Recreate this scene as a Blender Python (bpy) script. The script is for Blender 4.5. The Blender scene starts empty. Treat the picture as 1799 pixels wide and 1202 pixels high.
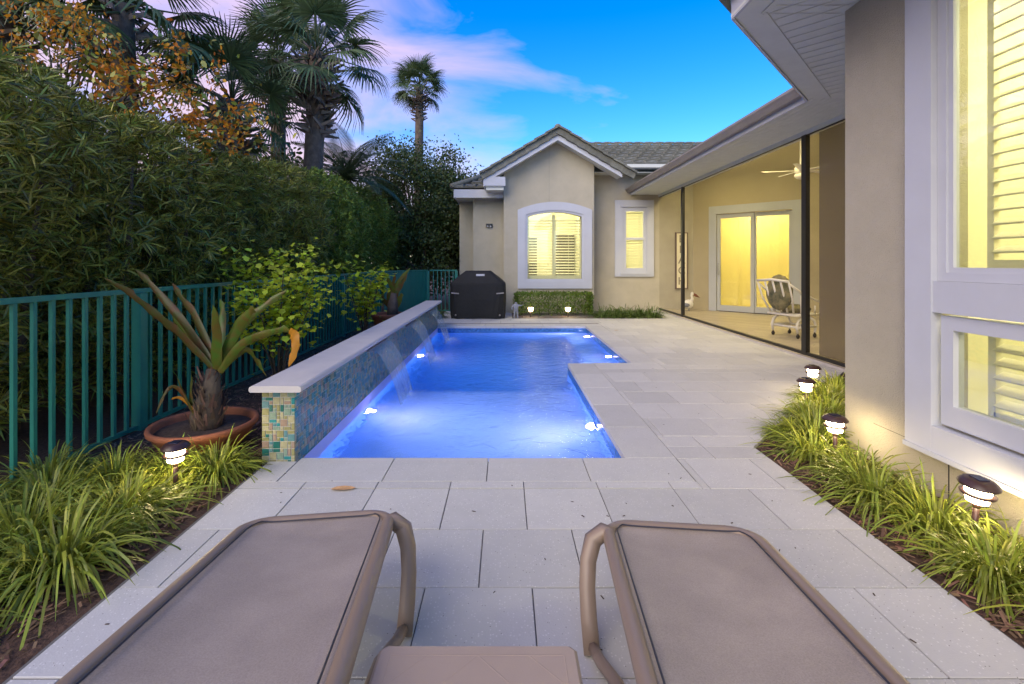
import bpy, math, random
import numpy as np
from mathutils import Vector, Matrix

random.seed(7)
R = math.radians
sc = bpy.context.scene
col = sc.collection

# ------------------------------------------------------------------ camera
CAMH, F, VX, VY = 1.35, 825.0, 888.0, 460.0
cam_d = bpy.data.cameras.new('camera')
cam = bpy.data.objects.new('camera', cam_d); col.objects.link(cam)
cam.location = (0, 0, CAMH); cam.rotation_euler = (R(90), 0, 0)
cam_d.sensor_width = 36.0; cam_d.lens = F / 1799.0 * 36.0
cam_d.shift_x = (899.5 - VX) / 1799.0
cam_d.shift_y = -(601.0 - VY) / 1799.0
cam_d.clip_start = 0.05; cam_d.clip_end = 2000
sc.camera = cam

def P(px, py, Y):                       # photograph pixel + known distance -> point
    return Vector(((px - VX) / F * Y, Y, CAMH - (py - VY) / F * Y))

# ------------------------------------------------------------------ world
SUN_EL, SUN_ROT = R(32), R(216)         # soft light from behind the camera
w = bpy.data.worlds.new('World'); sc.world = w; w.use_nodes = True
nt = w.node_tree; nt.nodes.clear()
def N(t, tree=None, **kw):
    n = (tree or nt).nodes.new(t)
    for k, v in kw.items(): setattr(n, k, v)
    return n
L = nt.links.new
sky = N('ShaderNodeTexSky', sky_type='NISHITA')
sky.sun_disc = False; sky.sun_elevation = SUN_EL; sky.sun_rotation = SUN_ROT
sky.altitude = 0; sky.air_density = 1.0; sky.dust_density = 0.4; sky.ozone_density = 3.5
hs = N('ShaderNodeHueSaturation'); hs.inputs['Hue'].default_value = 0.511; hs.inputs['Saturation'].default_value = 1.42; hs.inputs['Value'].default_value = 0.82
L(sky.outputs[0], hs.inputs['Color'])
tc = N('ShaderNodeTexCoord')
mp = N('ShaderNodeMapping'); mp.inputs['Scale'].default_value = (1.3, 1.3, 3.4); mp.inputs['Rotation'].default_value = (0.25, 0.42, 0.3)
mp.inputs['Location'].default_value = (3.1, 0.4, 1.7)
L(tc.outputs['Generated'], mp.inputs[0])
nz = N('ShaderNodeTexNoise'); nz.inputs['Scale'].default_value = 2.2; nz.inputs['Detail'].default_value = 9; nz.inputs['Roughness'].default_value = 0.56
nz.inputs['Distortion'].default_value = 0.6
L(mp.outputs[0], nz.inputs['Vector'])
sep = N('ShaderNodeSeparateXYZ'); L(tc.outputs['Generated'], sep.inputs[0])
mr = N('ShaderNodeMapRange'); mr.inputs[1].default_value = 0.16; mr.inputs[2].default_value = -0.45; mr.inputs[3].default_value = -0.2; mr.inputs[4].default_value = 0.30
mr.clamp = True
L(sep.outputs['X'], mr.inputs[0])
ad = N('ShaderNodeMath', operation='ADD'); L(nz.outputs[0], ad.inputs[0]); L(mr.outputs[0], ad.inputs[1])
cr = N('ShaderNodeValToRGB'); cr.color_ramp.elements[0].position = 0.41; cr.color_ramp.elements[1].position = 0.78
cr.color_ramp.elements[0].color = (0, 0, 0, 1); cr.color_ramp.elements[1].color = (.92, .92, .92, 1)
L(ad.outputs[0], cr.inputs[0])
# cloud colour: peach low, mauve-pink high
cz = N('ShaderNodeMapRange'); cz.inputs[1].default_value = 0.0; cz.inputs[2].default_value = 0.5; cz.clamp = True
L(sep.outputs['Z'], cz.inputs[0])
cc = N('ShaderNodeMix', data_type='RGBA'); cc.inputs[6].default_value = (2.9, 2.05, 1.95, 1); cc.inputs[7].default_value = (2.2, 1.75, 2.7, 1)
L(cz.outputs[0], cc.inputs[0])
mx = N('ShaderNodeMix', data_type='RGBA')
L(cr.outputs[0], mx.inputs[0]); L(hs.outputs[0], mx.inputs[6]); L(cc.outputs[2], mx.inputs[7])
bg = N('ShaderNodeBackground'); bg.inputs['Strength'].default_value = 0.15
L(mx.outputs[2], bg.inputs[0])
ow = N('ShaderNodeOutputWorld'); L(bg.outputs[0], ow.inputs[0])

sd = bpy.data.lights.new('sun', 'SUN'); so = bpy.data.objects.new('sun', sd); col.objects.link(so)
sd.energy = 1.3; sd.angle = R(50); sd.color = (1.0, 0.86, 0.66)
_d = Vector((math.sin(SUN_ROT)*math.cos(SUN_EL), math.cos(SUN_ROT)*math.cos(SUN_EL), math.sin(SUN_EL)))
so.rotation_euler = _d.to_track_quat('Z', 'Y').to_euler()

sc.view_settings.view_transform = 'Standard'; sc.view_settings.look = 'None'
sc.view_settings.exposure = 1.36; sc.view_settings.gamma = 1.0
sc.render.engine = 'CYCLES'
cy = sc.cycles
cy.use_denoising = True; cy.max_bounces = 8; cy.diffuse_bounces = 3; cy.glossy_bounces = 3
cy.transmission_bounces = 6; cy.transparent_max_bounces = 24; cy.sample_clamp_indirect = 4.0
cy.use_adaptive_sampling = True; cy.adaptive_threshold = 0.02

# ------------------------------------------------------------------ materials
def new_mat(name):
    m = bpy.data.materials.new(name); m.use_nodes = True
    return m, m.node_tree, m.node_tree.nodes['Principled BSDF']

def mat(name, c, rough=0.6, metal=0.0, var=0.0, vscale=6.0, bump=0.0, bscale=60.0, island=0.0, objvar=0.0, emit=0.0, spec=0.5, c2=None, coat=0.0, dim=None):
    m, t, b = new_mat(name); l = t.links.new
    b.inputs['Base Color'].default_value = (*c, 1); b.inputs['Roughness'].default_value = rough
    b.inputs['Metallic'].default_value = metal; b.inputs['Specular IOR Level'].default_value = spec
    b.inputs['Coat Weight'].default_value = coat
    tcn = N('ShaderNodeTexCoord', t)
    src = None
    if c2 is not None or var:
        n = N('ShaderNodeTexNoise', t); n.inputs['Scale'].default_value = vscale; n.inputs['Detail'].default_value = 6; n.inputs['Roughness'].default_value = .6
        l(tcn.outputs['Object'], n.inputs['Vector'])
        mr_ = N('ShaderNodeMapRange', t); mr_.inputs[1].default_value = .3; mr_.inputs[2].default_value = .7
        l(n.outputs[0], mr_.inputs[0])
        mi = N('ShaderNodeMix', t, data_type='RGBA')
        a = c if c2 is not None else tuple(x * (1 - var) for x in c)
        e = c2 if c2 is not None else tuple(min(1, x * (1 + var)) for x in c)
        mi.inputs[6].default_value = (*a, 1); mi.inputs[7].default_value = (*e, 1)
        l(mr_.outputs[0], mi.inputs[0]); src = mi.outputs[2]
    if island or objvar:
        h = N('ShaderNodeHueSaturation', t)
        if src: l(src, h.inputs['Color'])
        else: h.inputs['Color'].default_value = (*c, 1)
        if island:
            g = N('ShaderNodeNewGeometry', t); rnd = g.outputs['Random Per Island']; amt = island
        else:
            g = N('ShaderNodeObjectInfo', t); rnd = g.outputs['Random']; amt = objvar
        q = N('ShaderNodeMapRange', t); q.inputs[3].default_value = 1 - amt; q.inputs[4].default_value = 1 + amt
        l(rnd, q.inputs[0]); l(q.outputs[0], h.inputs['Value'])
        if island:
            q2 = N('ShaderNodeMapRange', t); q2.inputs[3].default_value = .5 - island * .05; q2.inputs[4].default_value = .5 + island * .05
            ml = N('ShaderNodeMath', t, operation='FRACT'); m7 = N('ShaderNodeMath', t, operation='MULTIPLY'); m7.inputs[1].default_value = 17.3
            l(rnd, m7.inputs[0]); l(m7.outputs[0], ml.inputs[0]); l(ml.outputs[0], q2.inputs[0]); l(q2.outputs[0], h.inputs['Hue'])
        src = h.outputs['Color']
    if src: l(src, b.inputs['Base Color'])
    if bump:
        n2 = N('ShaderNodeTexNoise', t); n2.inputs['Scale'].default_value = bscale; n2.inputs['Detail'].default_value = 5
        l(tcn.outputs['Object'], n2.inputs['Vector'])
        bp = N('ShaderNodeBump', t); bp.inputs['Strength'].default_value = bump; bp.inputs['Distance'].default_value = .01
        l(n2.outputs[0], bp.inputs['Height']); l(bp.outputs[0], b.inputs['Normal'])
    if emit:
        b.inputs['Emission Color'].default_value = (*c, 1); b.inputs['Emission Strength'].default_value = emit
    return m

def leaf_mat(name, c, island=0.35, trans=0.25, rough=0.45, spec=0.4, objvar=0):
    m = mat(name, c, rough, island=island, spec=spec)
    t = m.node_tree; l = t.links.new; b = t.nodes['Principled BSDF']; o = [n for n in t.nodes if n.type == 'OUTPUT_MATERIAL'][0]
    tr = N('ShaderNodeBsdfTranslucent', t); mi = N('ShaderNodeMixShader', t); mi.inputs[0].default_value = trans
    cl = b.inputs['Base Color'].links[0].from_socket; l(cl, tr.inputs[0])
    l(b.outputs[0], mi.inputs[1]); l(tr.outputs[0], mi.inputs[2]); l(mi.outputs[0], o.inputs['Surface'])
    return m

M = {}
M['stucco'] = mat('stucco', (.455, .425, .335), .9, var=.08, vscale=2.2, bump=1.0, bscale=130, spec=.2)
M['trim'] = mat('white_trim', (.48, .51, .575), .55, var=.04, vscale=2.5, spec=.3)
M['soffit'] = mat('soffit', (.62, .65, .63), .7, var=.05, spec=.2)
M['gutter'] = mat('gutter', (.25, .23, .22), .4, var=.12, vscale=3)
M['rooftile'] = mat('roof_tile', (.16, .165, .14), .85, var=.25, vscale=9, bump=.4, bscale=40, objvar=.22)
M['black'] = mat('black_frame', (.012, .012, .013), .4)
M['fence'] = mat('green_powder_coat', (.02, .20, .15), .38, var=.1, vscale=2)
M['terracotta'] = mat('terracotta', (.23, .08, .038), .75, var=.2, vscale=8, bump=.2)
M['soil'] = mat('soil', (.035, .022, .016), .95, c2=(.09, .06, .04), vscale=30, bump=.8, bscale=60)
M['mulch'] = mat('mulch', (.035, .018, .012), .95, c2=(.10, .055, .035), vscale=35, bump=1.0, bscale=70)
M['chip'] = mat('bark_chip', (.17, .095, .06), .9, island=.6)
M['resin'] = mat('taupe_resin', (.235, .178, .135), .42, var=.05, vscale=3, bump=.05, bscale=300)
M['resin2'] = mat('tan_resin', (.34, .265, .205), .45, var=.05, vscale=3, bump=.05, bscale=300)
M['piping'] = mat('dark_piping', (.03, .03, .04), .4)
M['grillcover'] = mat('black_vinyl_cover', (.006, .007, .008), .75, var=.2, vscale=5, bump=.6, bscale=14)
M['label'] = mat('pale_label', (.42, .43, .47), .6)
M['bronze'] = mat('bronze_plastic', (.045, .022, .02), .35)
M['solar'] = mat('solar_panel', (.015, .02, .05), .12)
M['trunkwood'] = mat('bark', (.11, .085, .06), .9, c2=(.05, .038, .028), vscale=12, bump=.8, bscale=30)
M['palmtrunk'] = mat('palm_bark', (.15, .115, .09), .9, c2=(.07, .052, .042), vscale=10, bump=.9, bscale=25)
M['boot'] = mat('palm_boot', (.17, .13, .105), .85, island=.4)
M['statue'] = mat('grey_statue', (.22, .24, .29), .7, var=.2, vscale=20)
M['whitepaint'] = mat('white_rattan', (.78, .76, .72), .45)
M['rubber'] = mat('rubber_caster', (.02, .015, .012), .5)
M['grout'] = mat('grout', (.60, .58, .52), .85)
M['interior'] = mat('interior_wall', (.85, .82, .62), .8)
M['shutter'] = mat('shutter_paint', (.84, .80, .60), .5)
M['lanaiwall'] = mat('lanai_wall', (.45, .395, .26), .85, var=.05, vscale=2, bump=.3, bscale=90)
M['lamp_warm'] = mat('lamp_lens', (1.0, .76, .40), .4, emit=27)
M['lamp_room'] = mat('room_lamp', (1.0, .90, .58), .4, emit=50)
M['porch_fill'] = mat('porch_fill_glow', (1.0, .80, .36), .4, emit=130)  # glow for the unseen fill discs added over the porch
M['lamp_bulb'] = mat('spot_bulb', (1.0, .74, .42), .4, emit=12)
M['pool_lens'] = mat('pool_light_lens', (.74, .74, 1.0), .3, emit=60)
M['bedding'] = mat('brown_leaf', (.46, .27, .12), .7, var=.4, vscale=30)
for i, c in enumerate([(.03, .23, .23), (.02, .13, .105), (.26, .25, .11), (.36, .34, .20), (.20, .28, .21), (.30, .22, .16), (.10, .22, .23)]):
    M['tile%d' % i] = mat('glass_tile_%d' % i, c, .32, var=.2, vscale=40, spec=.35)
TILES = [M['tile%d' % i] for i in range(7)]
M['ptile'] = mat('waterline_tile', (.05, .16, .40), .15, var=.5, vscale=30)
M['plaster'] = mat('pool_plaster', (.52, .55, .90), .8, var=.06, vscale=4)
M['hedge'] = leaf_mat('podocarpus_leaf', (.195, .215, .038), .8, .2, .33)
M['hedge2'] = leaf_mat('far_leaf', (.17, .24, .035), .5, .25)
M['dark'] = leaf_mat('oak_leaf', (.085, .115, .028), .5, .2)
M['palm'] = leaf_mat('palm_leaf', (.085, .13, .055), .35, .2, .4)
M['orange'] = leaf_mat('orange_leaf', (.46, .20, .015), .5, .4, .6)
M['lime'] = leaf_mat('yellow_green_leaf', (.42, .52, .035), .45, .35, .5)
M['grass'] = leaf_mat('liriope_blade', (.24, .29, .04), .45, .3, .4)
M['grassd'] = leaf_mat('liriope_blade_dark', (.10, .16, .035), .45, .3, .4)
M['box'] = leaf_mat('hedge_leaf_small', (.10, .17, .02), .5, .25)
M['strapA'] = leaf_mat('strap_leaf', (.095, .125, .018), .15, .25, .4)
M['strapB'] = leaf_mat('bronze_strap_leaf', (.085, .07, .015), .2, .2, .4)
M['strapC'] = leaf_mat('yellow_strap_leaf', (.50, .24, .02), .2, .4, .4)
def streak(m, amt=.45):
    t = m.node_tree; l = t.links.new; h = [n for n in t.nodes if n.type == 'HUE_SAT'][0]
    tcn = N('ShaderNodeTexCoord', t); n = N('ShaderNodeTexNoise', t); n.inputs['Scale'].default_value = 9; n.inputs['Detail'].default_value = 6; n.inputs['Distortion'].default_value = 1.5; l(tcn.outputs['Object'], n.inputs['Vector'])
    c = tuple(h.inputs['Color'].default_value)[:3]; mi = N('ShaderNodeMix', t, data_type='RGBA'); mi.inputs[6].default_value = (c[0]*1.35, c[1]*.75, c[2], 1); mi.inputs[7].default_value = (c[0]*.7, c[1]*1.15, c[2], 1)
    q = N('ShaderNodeMapRange', t); q.inputs[1].default_value = .35; q.inputs[2].default_value = .65; l(n.outputs[0], q.inputs[0]); l(q.outputs[0], mi.inputs[0]); l(mi.outputs[2], h.inputs['Color'])
streak(M['strapA']); streak(M['strapB'])
M['lettertan'] = mat('tan_lettering', (.30, .25, .17), .8)
M['cushion'] = mat('floral_cushion', (.30, .26, .14), .9, c2=(.03, .05, .03), vscale=9)

def paver_mat():
    m, t, b = new_mat('shell_paver'); l = t.links.new
    tcn = N('ShaderNodeTexCoord', t); g = N('ShaderNodeNewGeometry', t)
    base = N('ShaderNodeTexNoise', t); base.inputs['Scale'].default_value = 5.0; base.inputs['Detail'].default_value = 12; base.inputs['Roughness'].default_value = .72; l(g.outputs['Position'], base.inputs['Vector'])
    c1 = N('ShaderNodeMix', t, data_type='RGBA'); c1.inputs[6].default_value = (.415, .415, .40, 1); c1.inputs[7].default_value = (.53, .53, .51, 1)
    l(base.outputs[0], c1.inputs[0])
    v = N('ShaderNodeTexVoronoi', t); v.inputs['Scale'].default_value = 95; l(g.outputs['Position'], v.inputs['Vector'])
    n2 = N('ShaderNodeTexNoise', t); n2.inputs['Scale'].default_value = 45; n2.inputs['Detail'].default_value = 3; l(g.outputs['Position'], n2.inputs['Vector'])
    # pale shells: random cells only
    sp = N('ShaderNodeSeparateColor', t); l(v.outputs['Color'], sp.inputs[0])
    gt = N('ShaderNodeMath', t, operation='GREATER_THAN'); gt.inputs[1].default_value = .72; l(sp.outputs[0], gt.inputs[0])
    lt = N('ShaderNodeMapRange', t); lt.inputs[1].default_value = .38; lt.inputs[2].default_value = .22; l(v.outputs['Distance'], lt.inputs[0])
    mu = N('ShaderNodeMath', t, operation='MULTIPLY'); l(gt.outputs[0], mu.inputs[0]); l(lt.outputs[0], mu.inputs[1])
    c2 = N('ShaderNodeMix', t, data_type='RGBA'); c2.inputs[7].default_value = (.60, .60, .58, 1); l(mu.outputs[0], c2.inputs[0]); l(c1.outputs[2], c2.inputs[6])
    gt2 = N('ShaderNodeMath', t, operation='GREATER_THAN'); gt2.inputs[1].default_value = .93; l(sp.outputs[1], gt2.inputs[0])
    lt2 = N('ShaderNodeMapRange', t); lt2.inputs[1].default_value = .26; lt2.inputs[2].default_value = .16; l(v.outputs['Distance'], lt2.inputs[0])
    mu2 = N('ShaderNodeMath', t, operation='MULTIPLY'); l(gt2.outputs[0], mu2.inputs[0]); l(lt2.outputs[0], mu2.inputs[1])
    c3 = N('ShaderNodeMix', t, data_type='RGBA'); c3.inputs[7].default_value = (.20, .19, .18, 1); l(mu2.outputs[0], c3.inputs[0]); l(c2.outputs[2], c3.inputs[6])
    oi = N('ShaderNodeObjectInfo', t); q = N('ShaderNodeMapRange', t); q.inputs[3].default_value = .91; q.inputs[4].default_value = 1.06; l(oi.outputs['Random'], q.inputs[0])
    h = N('ShaderNodeHueSaturation', t); l(q.outputs[0], h.inputs['Value']); l(c3.outputs[2], h.inputs['Color'])
    l(h.outputs[0], b.inputs['Base Color']); b.inputs['Roughness'].default_value = .75; b.inputs['Specular IOR Level'].default_value = .3
    bp = N('ShaderNodeBump', t); bp.inputs['Strength'].default_value = .25; bp.inputs['Distance'].default_value = .004
    n3 = N('ShaderNodeTexNoise', t); n3.inputs['Scale'].default_value = 140; l(g.outputs['Position'], n3.inputs['Vector'])
    l(n3.outputs[0], bp.inputs['Height']); l(bp.outputs[0], b.inputs['Normal'])
    return m
M['paver'] = paver_mat()
M['coping'] = mat('cast_coping', (.52, .49, .47), .7, var=.06, vscale=5, bump=.25, bscale=120)

def sling_mat(name, c):
    m, t, b = new_mat(name); l = t.links.new
    tcn = N('ShaderNodeTexCoord', t)
    n = N('ShaderNodeTexNoise', t); n.inputs['Scale'].default_value = 5; n.inputs['Detail'].default_value = 7; l(tcn.outputs['Object'], n.inputs['Vector'])
    n2 = N('ShaderNodeTexNoise', t); n2.inputs['Scale'].default_value = 260; n2.inputs['Detail'].default_value = 2; l(tcn.outputs['Object'], n2.inputs['Vector'])
    a = N('ShaderNodeMath', t, operation='ADD'); l(n.outputs[0], a.inputs[0]); l(n2.outputs[0], a.inputs[1])
    mr_ = N('ShaderNodeMapRange', t); mr_.inputs[1].default_value = .7; mr_.inputs[2].default_value = 1.3; l(a.outputs[0], mr_.inputs[0])
    mi = N('ShaderNodeMix', t, data_type='RGBA'); mi.inputs[6].default_value = (*[x * .82 for x in c], 1); mi.inputs[7].default_value = (*[x * 1.2 for x in c], 1)
    l(mr_.outputs[0], mi.inputs[0]); l(mi.outputs[2], b.inputs['Base Color'])
    wv = N('ShaderNodeTexWave', t); wv.inputs['Scale'].default_value = 160; l(tcn.outputs['Object'], wv.inputs['Vector'])
    wv2 = N('ShaderNodeTexWave', t, bands_direction='Y'); wv2.inputs['Scale'].default_value = 160; l(tcn.outputs['Object'], wv2.inputs['Vector'])
    ad_ = N('ShaderNodeMath', t, operation='ADD'); l(wv.outputs['Fac'], ad_.inputs[0]); l(wv2.outputs['Fac'], ad_.inputs[1])
    bp = N('ShaderNodeBump', t); bp.inputs['Strength'].default_value = .35; bp.inputs['Distance'].default_value = .002
    l(ad_.outputs[0], bp.inputs['Height']); l(bp.outputs[0], b.inputs['Normal'])
    b.inputs['Roughness'].default_value = .62; b.inputs['Specular IOR Level'].default_value = .35
    return m
M['sling'] = sling_mat('taupe_sling', (.34, .29, .25))

def glass_mat(name, tint, refl=1.0, rough=0.02):
    m, t, b = new_mat(name); l = t.links.new; t.nodes.remove(b)
    o = [n for n in t.nodes if n.type == 'OUTPUT_MATERIAL'][0]
    tr = N('ShaderNodeBsdfTransparent', t); tr.inputs[0].default_value = (*tint, 1)
    gl = N('ShaderNodeBsdfGlossy', t); gl.inputs['Roughness'].default_value = rough
    fr = N('ShaderNodeFresnel', t); fr.inputs[0].default_value = 1.5
    gm = N('ShaderNodeNewGeometry', t); io = N('ShaderNodeMapRange', t); io.inputs[3].default_value = 1.5; io.inputs[4].default_value = 1/1.5
    l(gm.outputs['Backfacing'], io.inputs[0]); l(io.outputs[0], fr.inputs[0])
    mu = N('ShaderNodeMath', t, operation='MULTIPLY'); mu.inputs[1].default_value = refl; l(fr.outputs[0], mu.inputs[0])
    mi = N('ShaderNodeMixShader', t); l(mu.outputs[0], mi.inputs[0]); l(tr.outputs[0], mi.inputs[1]); l(gl.outputs[0], mi.inputs[2]); l(mi.outputs[0], o.inputs[0])
    return m
M['glass'] = glass_mat('window_glass', (.93, .95, .88), 2.3)

def mesh_screen(name, c, alpha):
    m, t, b = new_mat(name); l = t.links.new
    o = [n for n in t.nodes if n.type == 'OUTPUT_MATERIAL'][0]
    b.inputs['Base Color'].default_value = (*c, 1); b.inputs['Roughness'].default_value = .5
    tr = N('ShaderNodeBsdfTransparent', t); mi = N('ShaderNodeMixShader', t); mi.inputs[0].default_value = alpha
    l(tr.outputs[0], mi.inputs[1]); l(b.outputs[0], mi.inputs[2]); l(mi.outputs[0], o.inputs[0])
    return m
M['screen'] = mesh_screen('insect_screen', (.06, .055, .05), .16)
M['shade'] = mesh_screen('bronze_solar_shade', (.16, .12, .075), .78)

def water_mat():
    m, t, b = new_mat('pool_water'); l = t.links.new; t.nodes.remove(b)
    o = [n for n in t.nodes if n.type == 'OUTPUT_MATERIAL'][0]
    rf_ = N('ShaderNodeBsdfRefraction', t); rf_.inputs['IOR'].default_value = 1.333; rf_.inputs['Roughness'].default_value = .02
    gl = N('ShaderNodeBsdfGlossy', t); gl.inputs['Roughness'].default_value = .04
    fr = N('ShaderNodeFresnel', t); fr.inputs[0].default_value = 1.333
    fm_ = N('ShaderNodeMath', t, operation='MULTIPLY'); fm_.inputs[1].default_value = .6; l(fr.outputs[0], fm_.inputs[0])
    mi = N('ShaderNodeMixShader', t); l(fm_.outputs[0], mi.inputs[0]); l(rf_.outputs[0], mi.inputs[1]); l(gl.outputs[0], mi.inputs[2]); l(mi.outputs[0], o.inputs['Surface'])
    g = N('ShaderNodeNewGeometry', t)
    mpn = N('ShaderNodeMapping', t); mpn.inputs['Scale'].default_value = (1, .8, 1); l(g.outputs['Position'], mpn.inputs[0])
    n = N('ShaderNodeTexNoise', t); n.inputs['Scale'].default_value = 5.5; n.inputs['Detail'].default_value = 4; n.inputs['Distortion'].default_value = .8; l(mpn.outputs[0], n.inputs['Vector'])
    n2 = N('ShaderNodeTexNoise', t); n2.inputs['Scale'].default_value = 17; n2.inputs['Detail'].default_value = 2; n2.inputs['Distortion'].default_value = .4; l(mpn.outputs[0], n2.inputs['Vector'])
    m2 = N('ShaderNodeMath', t, operation='MULTIPLY'); m2.inputs[1].default_value = .35; l(n2.outputs[0], m2.inputs[0])
    a = N('ShaderNodeMath', t, operation='ADD'); l(n.outputs[0], a.inputs[0]); l(m2.outputs[0], a.inputs[1])
    bp = N('ShaderNodeBump', t); bp.inputs['Strength'].default_value = .8; bp.inputs['Distance'].default_value = .045
    l(a.outputs[0], bp.inputs['Height'])
    for q_ in (rf_, gl, fr): l(bp.outputs[0], q_.inputs['Normal'])
    va = N('ShaderNodeVolumeAbsorption', t); va.inputs['Color'].default_value = (0.06, .76, .975, 1); va.inputs['Density'].default_value = .85
    vs_ = N('ShaderNodeVolumeScatter', t); vs_.inputs['Color'].default_value = (.9, .95, 1, 1); vs_.inputs["Density"].default_value = .18; vs_.inputs['Anisotropy'].default_value = .2
    av = N('ShaderNodeAddShader', t); l(va.outputs[0], av.inputs[0]); l(vs_.outputs[0], av.inputs[1]); l(av.outputs[0], o.inputs['Volume'])
    return m
M['water'] = water_mat()

def fall_mat():
    m, t, b = new_mat('falling_water'); l = t.links.new
    o = [n for n in t.nodes if n.type == 'OUTPUT_MATERIAL'][0]
    tcn = N('ShaderNodeTexCoord', t)
    mpn = N('ShaderNodeMapping', t); mpn.inputs['Scale'].default_value = (70, 2.2, 1); l(tcn.outputs['UV'], mpn.inputs[0])
    n = N('ShaderNodeTexNoise', t); n.inputs['Scale'].default_value = 1; n.inputs['Detail'].default_value = 4; l(mpn.outputs[0], n.inputs['Vector'])
    mr_ = N('ShaderNodeMapRange', t); mr_.inputs[1].default_value = .38; mr_.inputs[2].default_value = .75; mr_.inputs[3].default_value = .22; mr_.inputs[4].default_value = .75; l(n.outputs[0], mr_.inputs[0])
    bp = N('ShaderNodeBump', t); bp.inputs['Strength'].default_value = .6; bp.inputs['Distance'].default_value = .01; l(n.outputs[0], bp.inputs['Height'])
    b.inputs['Base Color'].default_value = (.58, .65, .68, 1); b.inputs['Roughness'].default_value = .12; l(bp.outputs[0], b.inputs['Normal'])
    tr = N('ShaderNodeBsdfTransparent', t); tr.inputs[0].default_value = (.9, .95, .97, 1)
    mi = N('ShaderNodeMixShader', t); l(mr_.outputs[0], mi.inputs[0]); l(tr.outputs[0], mi.inputs[1]); l(b.outputs[0], mi.inputs[2]); l(mi.outputs[0], o.inputs[0])
    return m
M['fall'] = fall_mat()
M['foam'] = mat('water_droplet', (.80, .85, .92), .25)

def plank_mat():
    m, t, b = new_mat('plank_tile_floor'); l = t.links.new
    g = N('ShaderNodeNewGeometry', t)
    mp_ = N('ShaderNodeMapping', t); mp_.inputs['Rotation'].default_value = (0, 0, R(45)); l(g.outputs['Position'], mp_.inputs[0])
    br = N('ShaderNodeTexBrick', t); br.inputs['Scale'].default_value = 1.0; br.inputs['Brick Width'].default_value = 1.2; br.inputs['Row Height'].default_value = .16; br.inputs['Mortar Size'].default_value = .004
    br.inputs['Color1'].default_value = (.52, .46, .34, 1); br.inputs['Color2'].default_value = (.42, .36, .26, 1); br.inputs['Mortar'].default_value = (.2, .16, .12, 1)
    l(mp_.outputs[0], br.inputs['Vector']); l(br.outputs[0], b.inputs['Base Color']); b.inputs['Roughness'].default_value = .45
    return m
M['plank'] = plank_mat()

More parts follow.
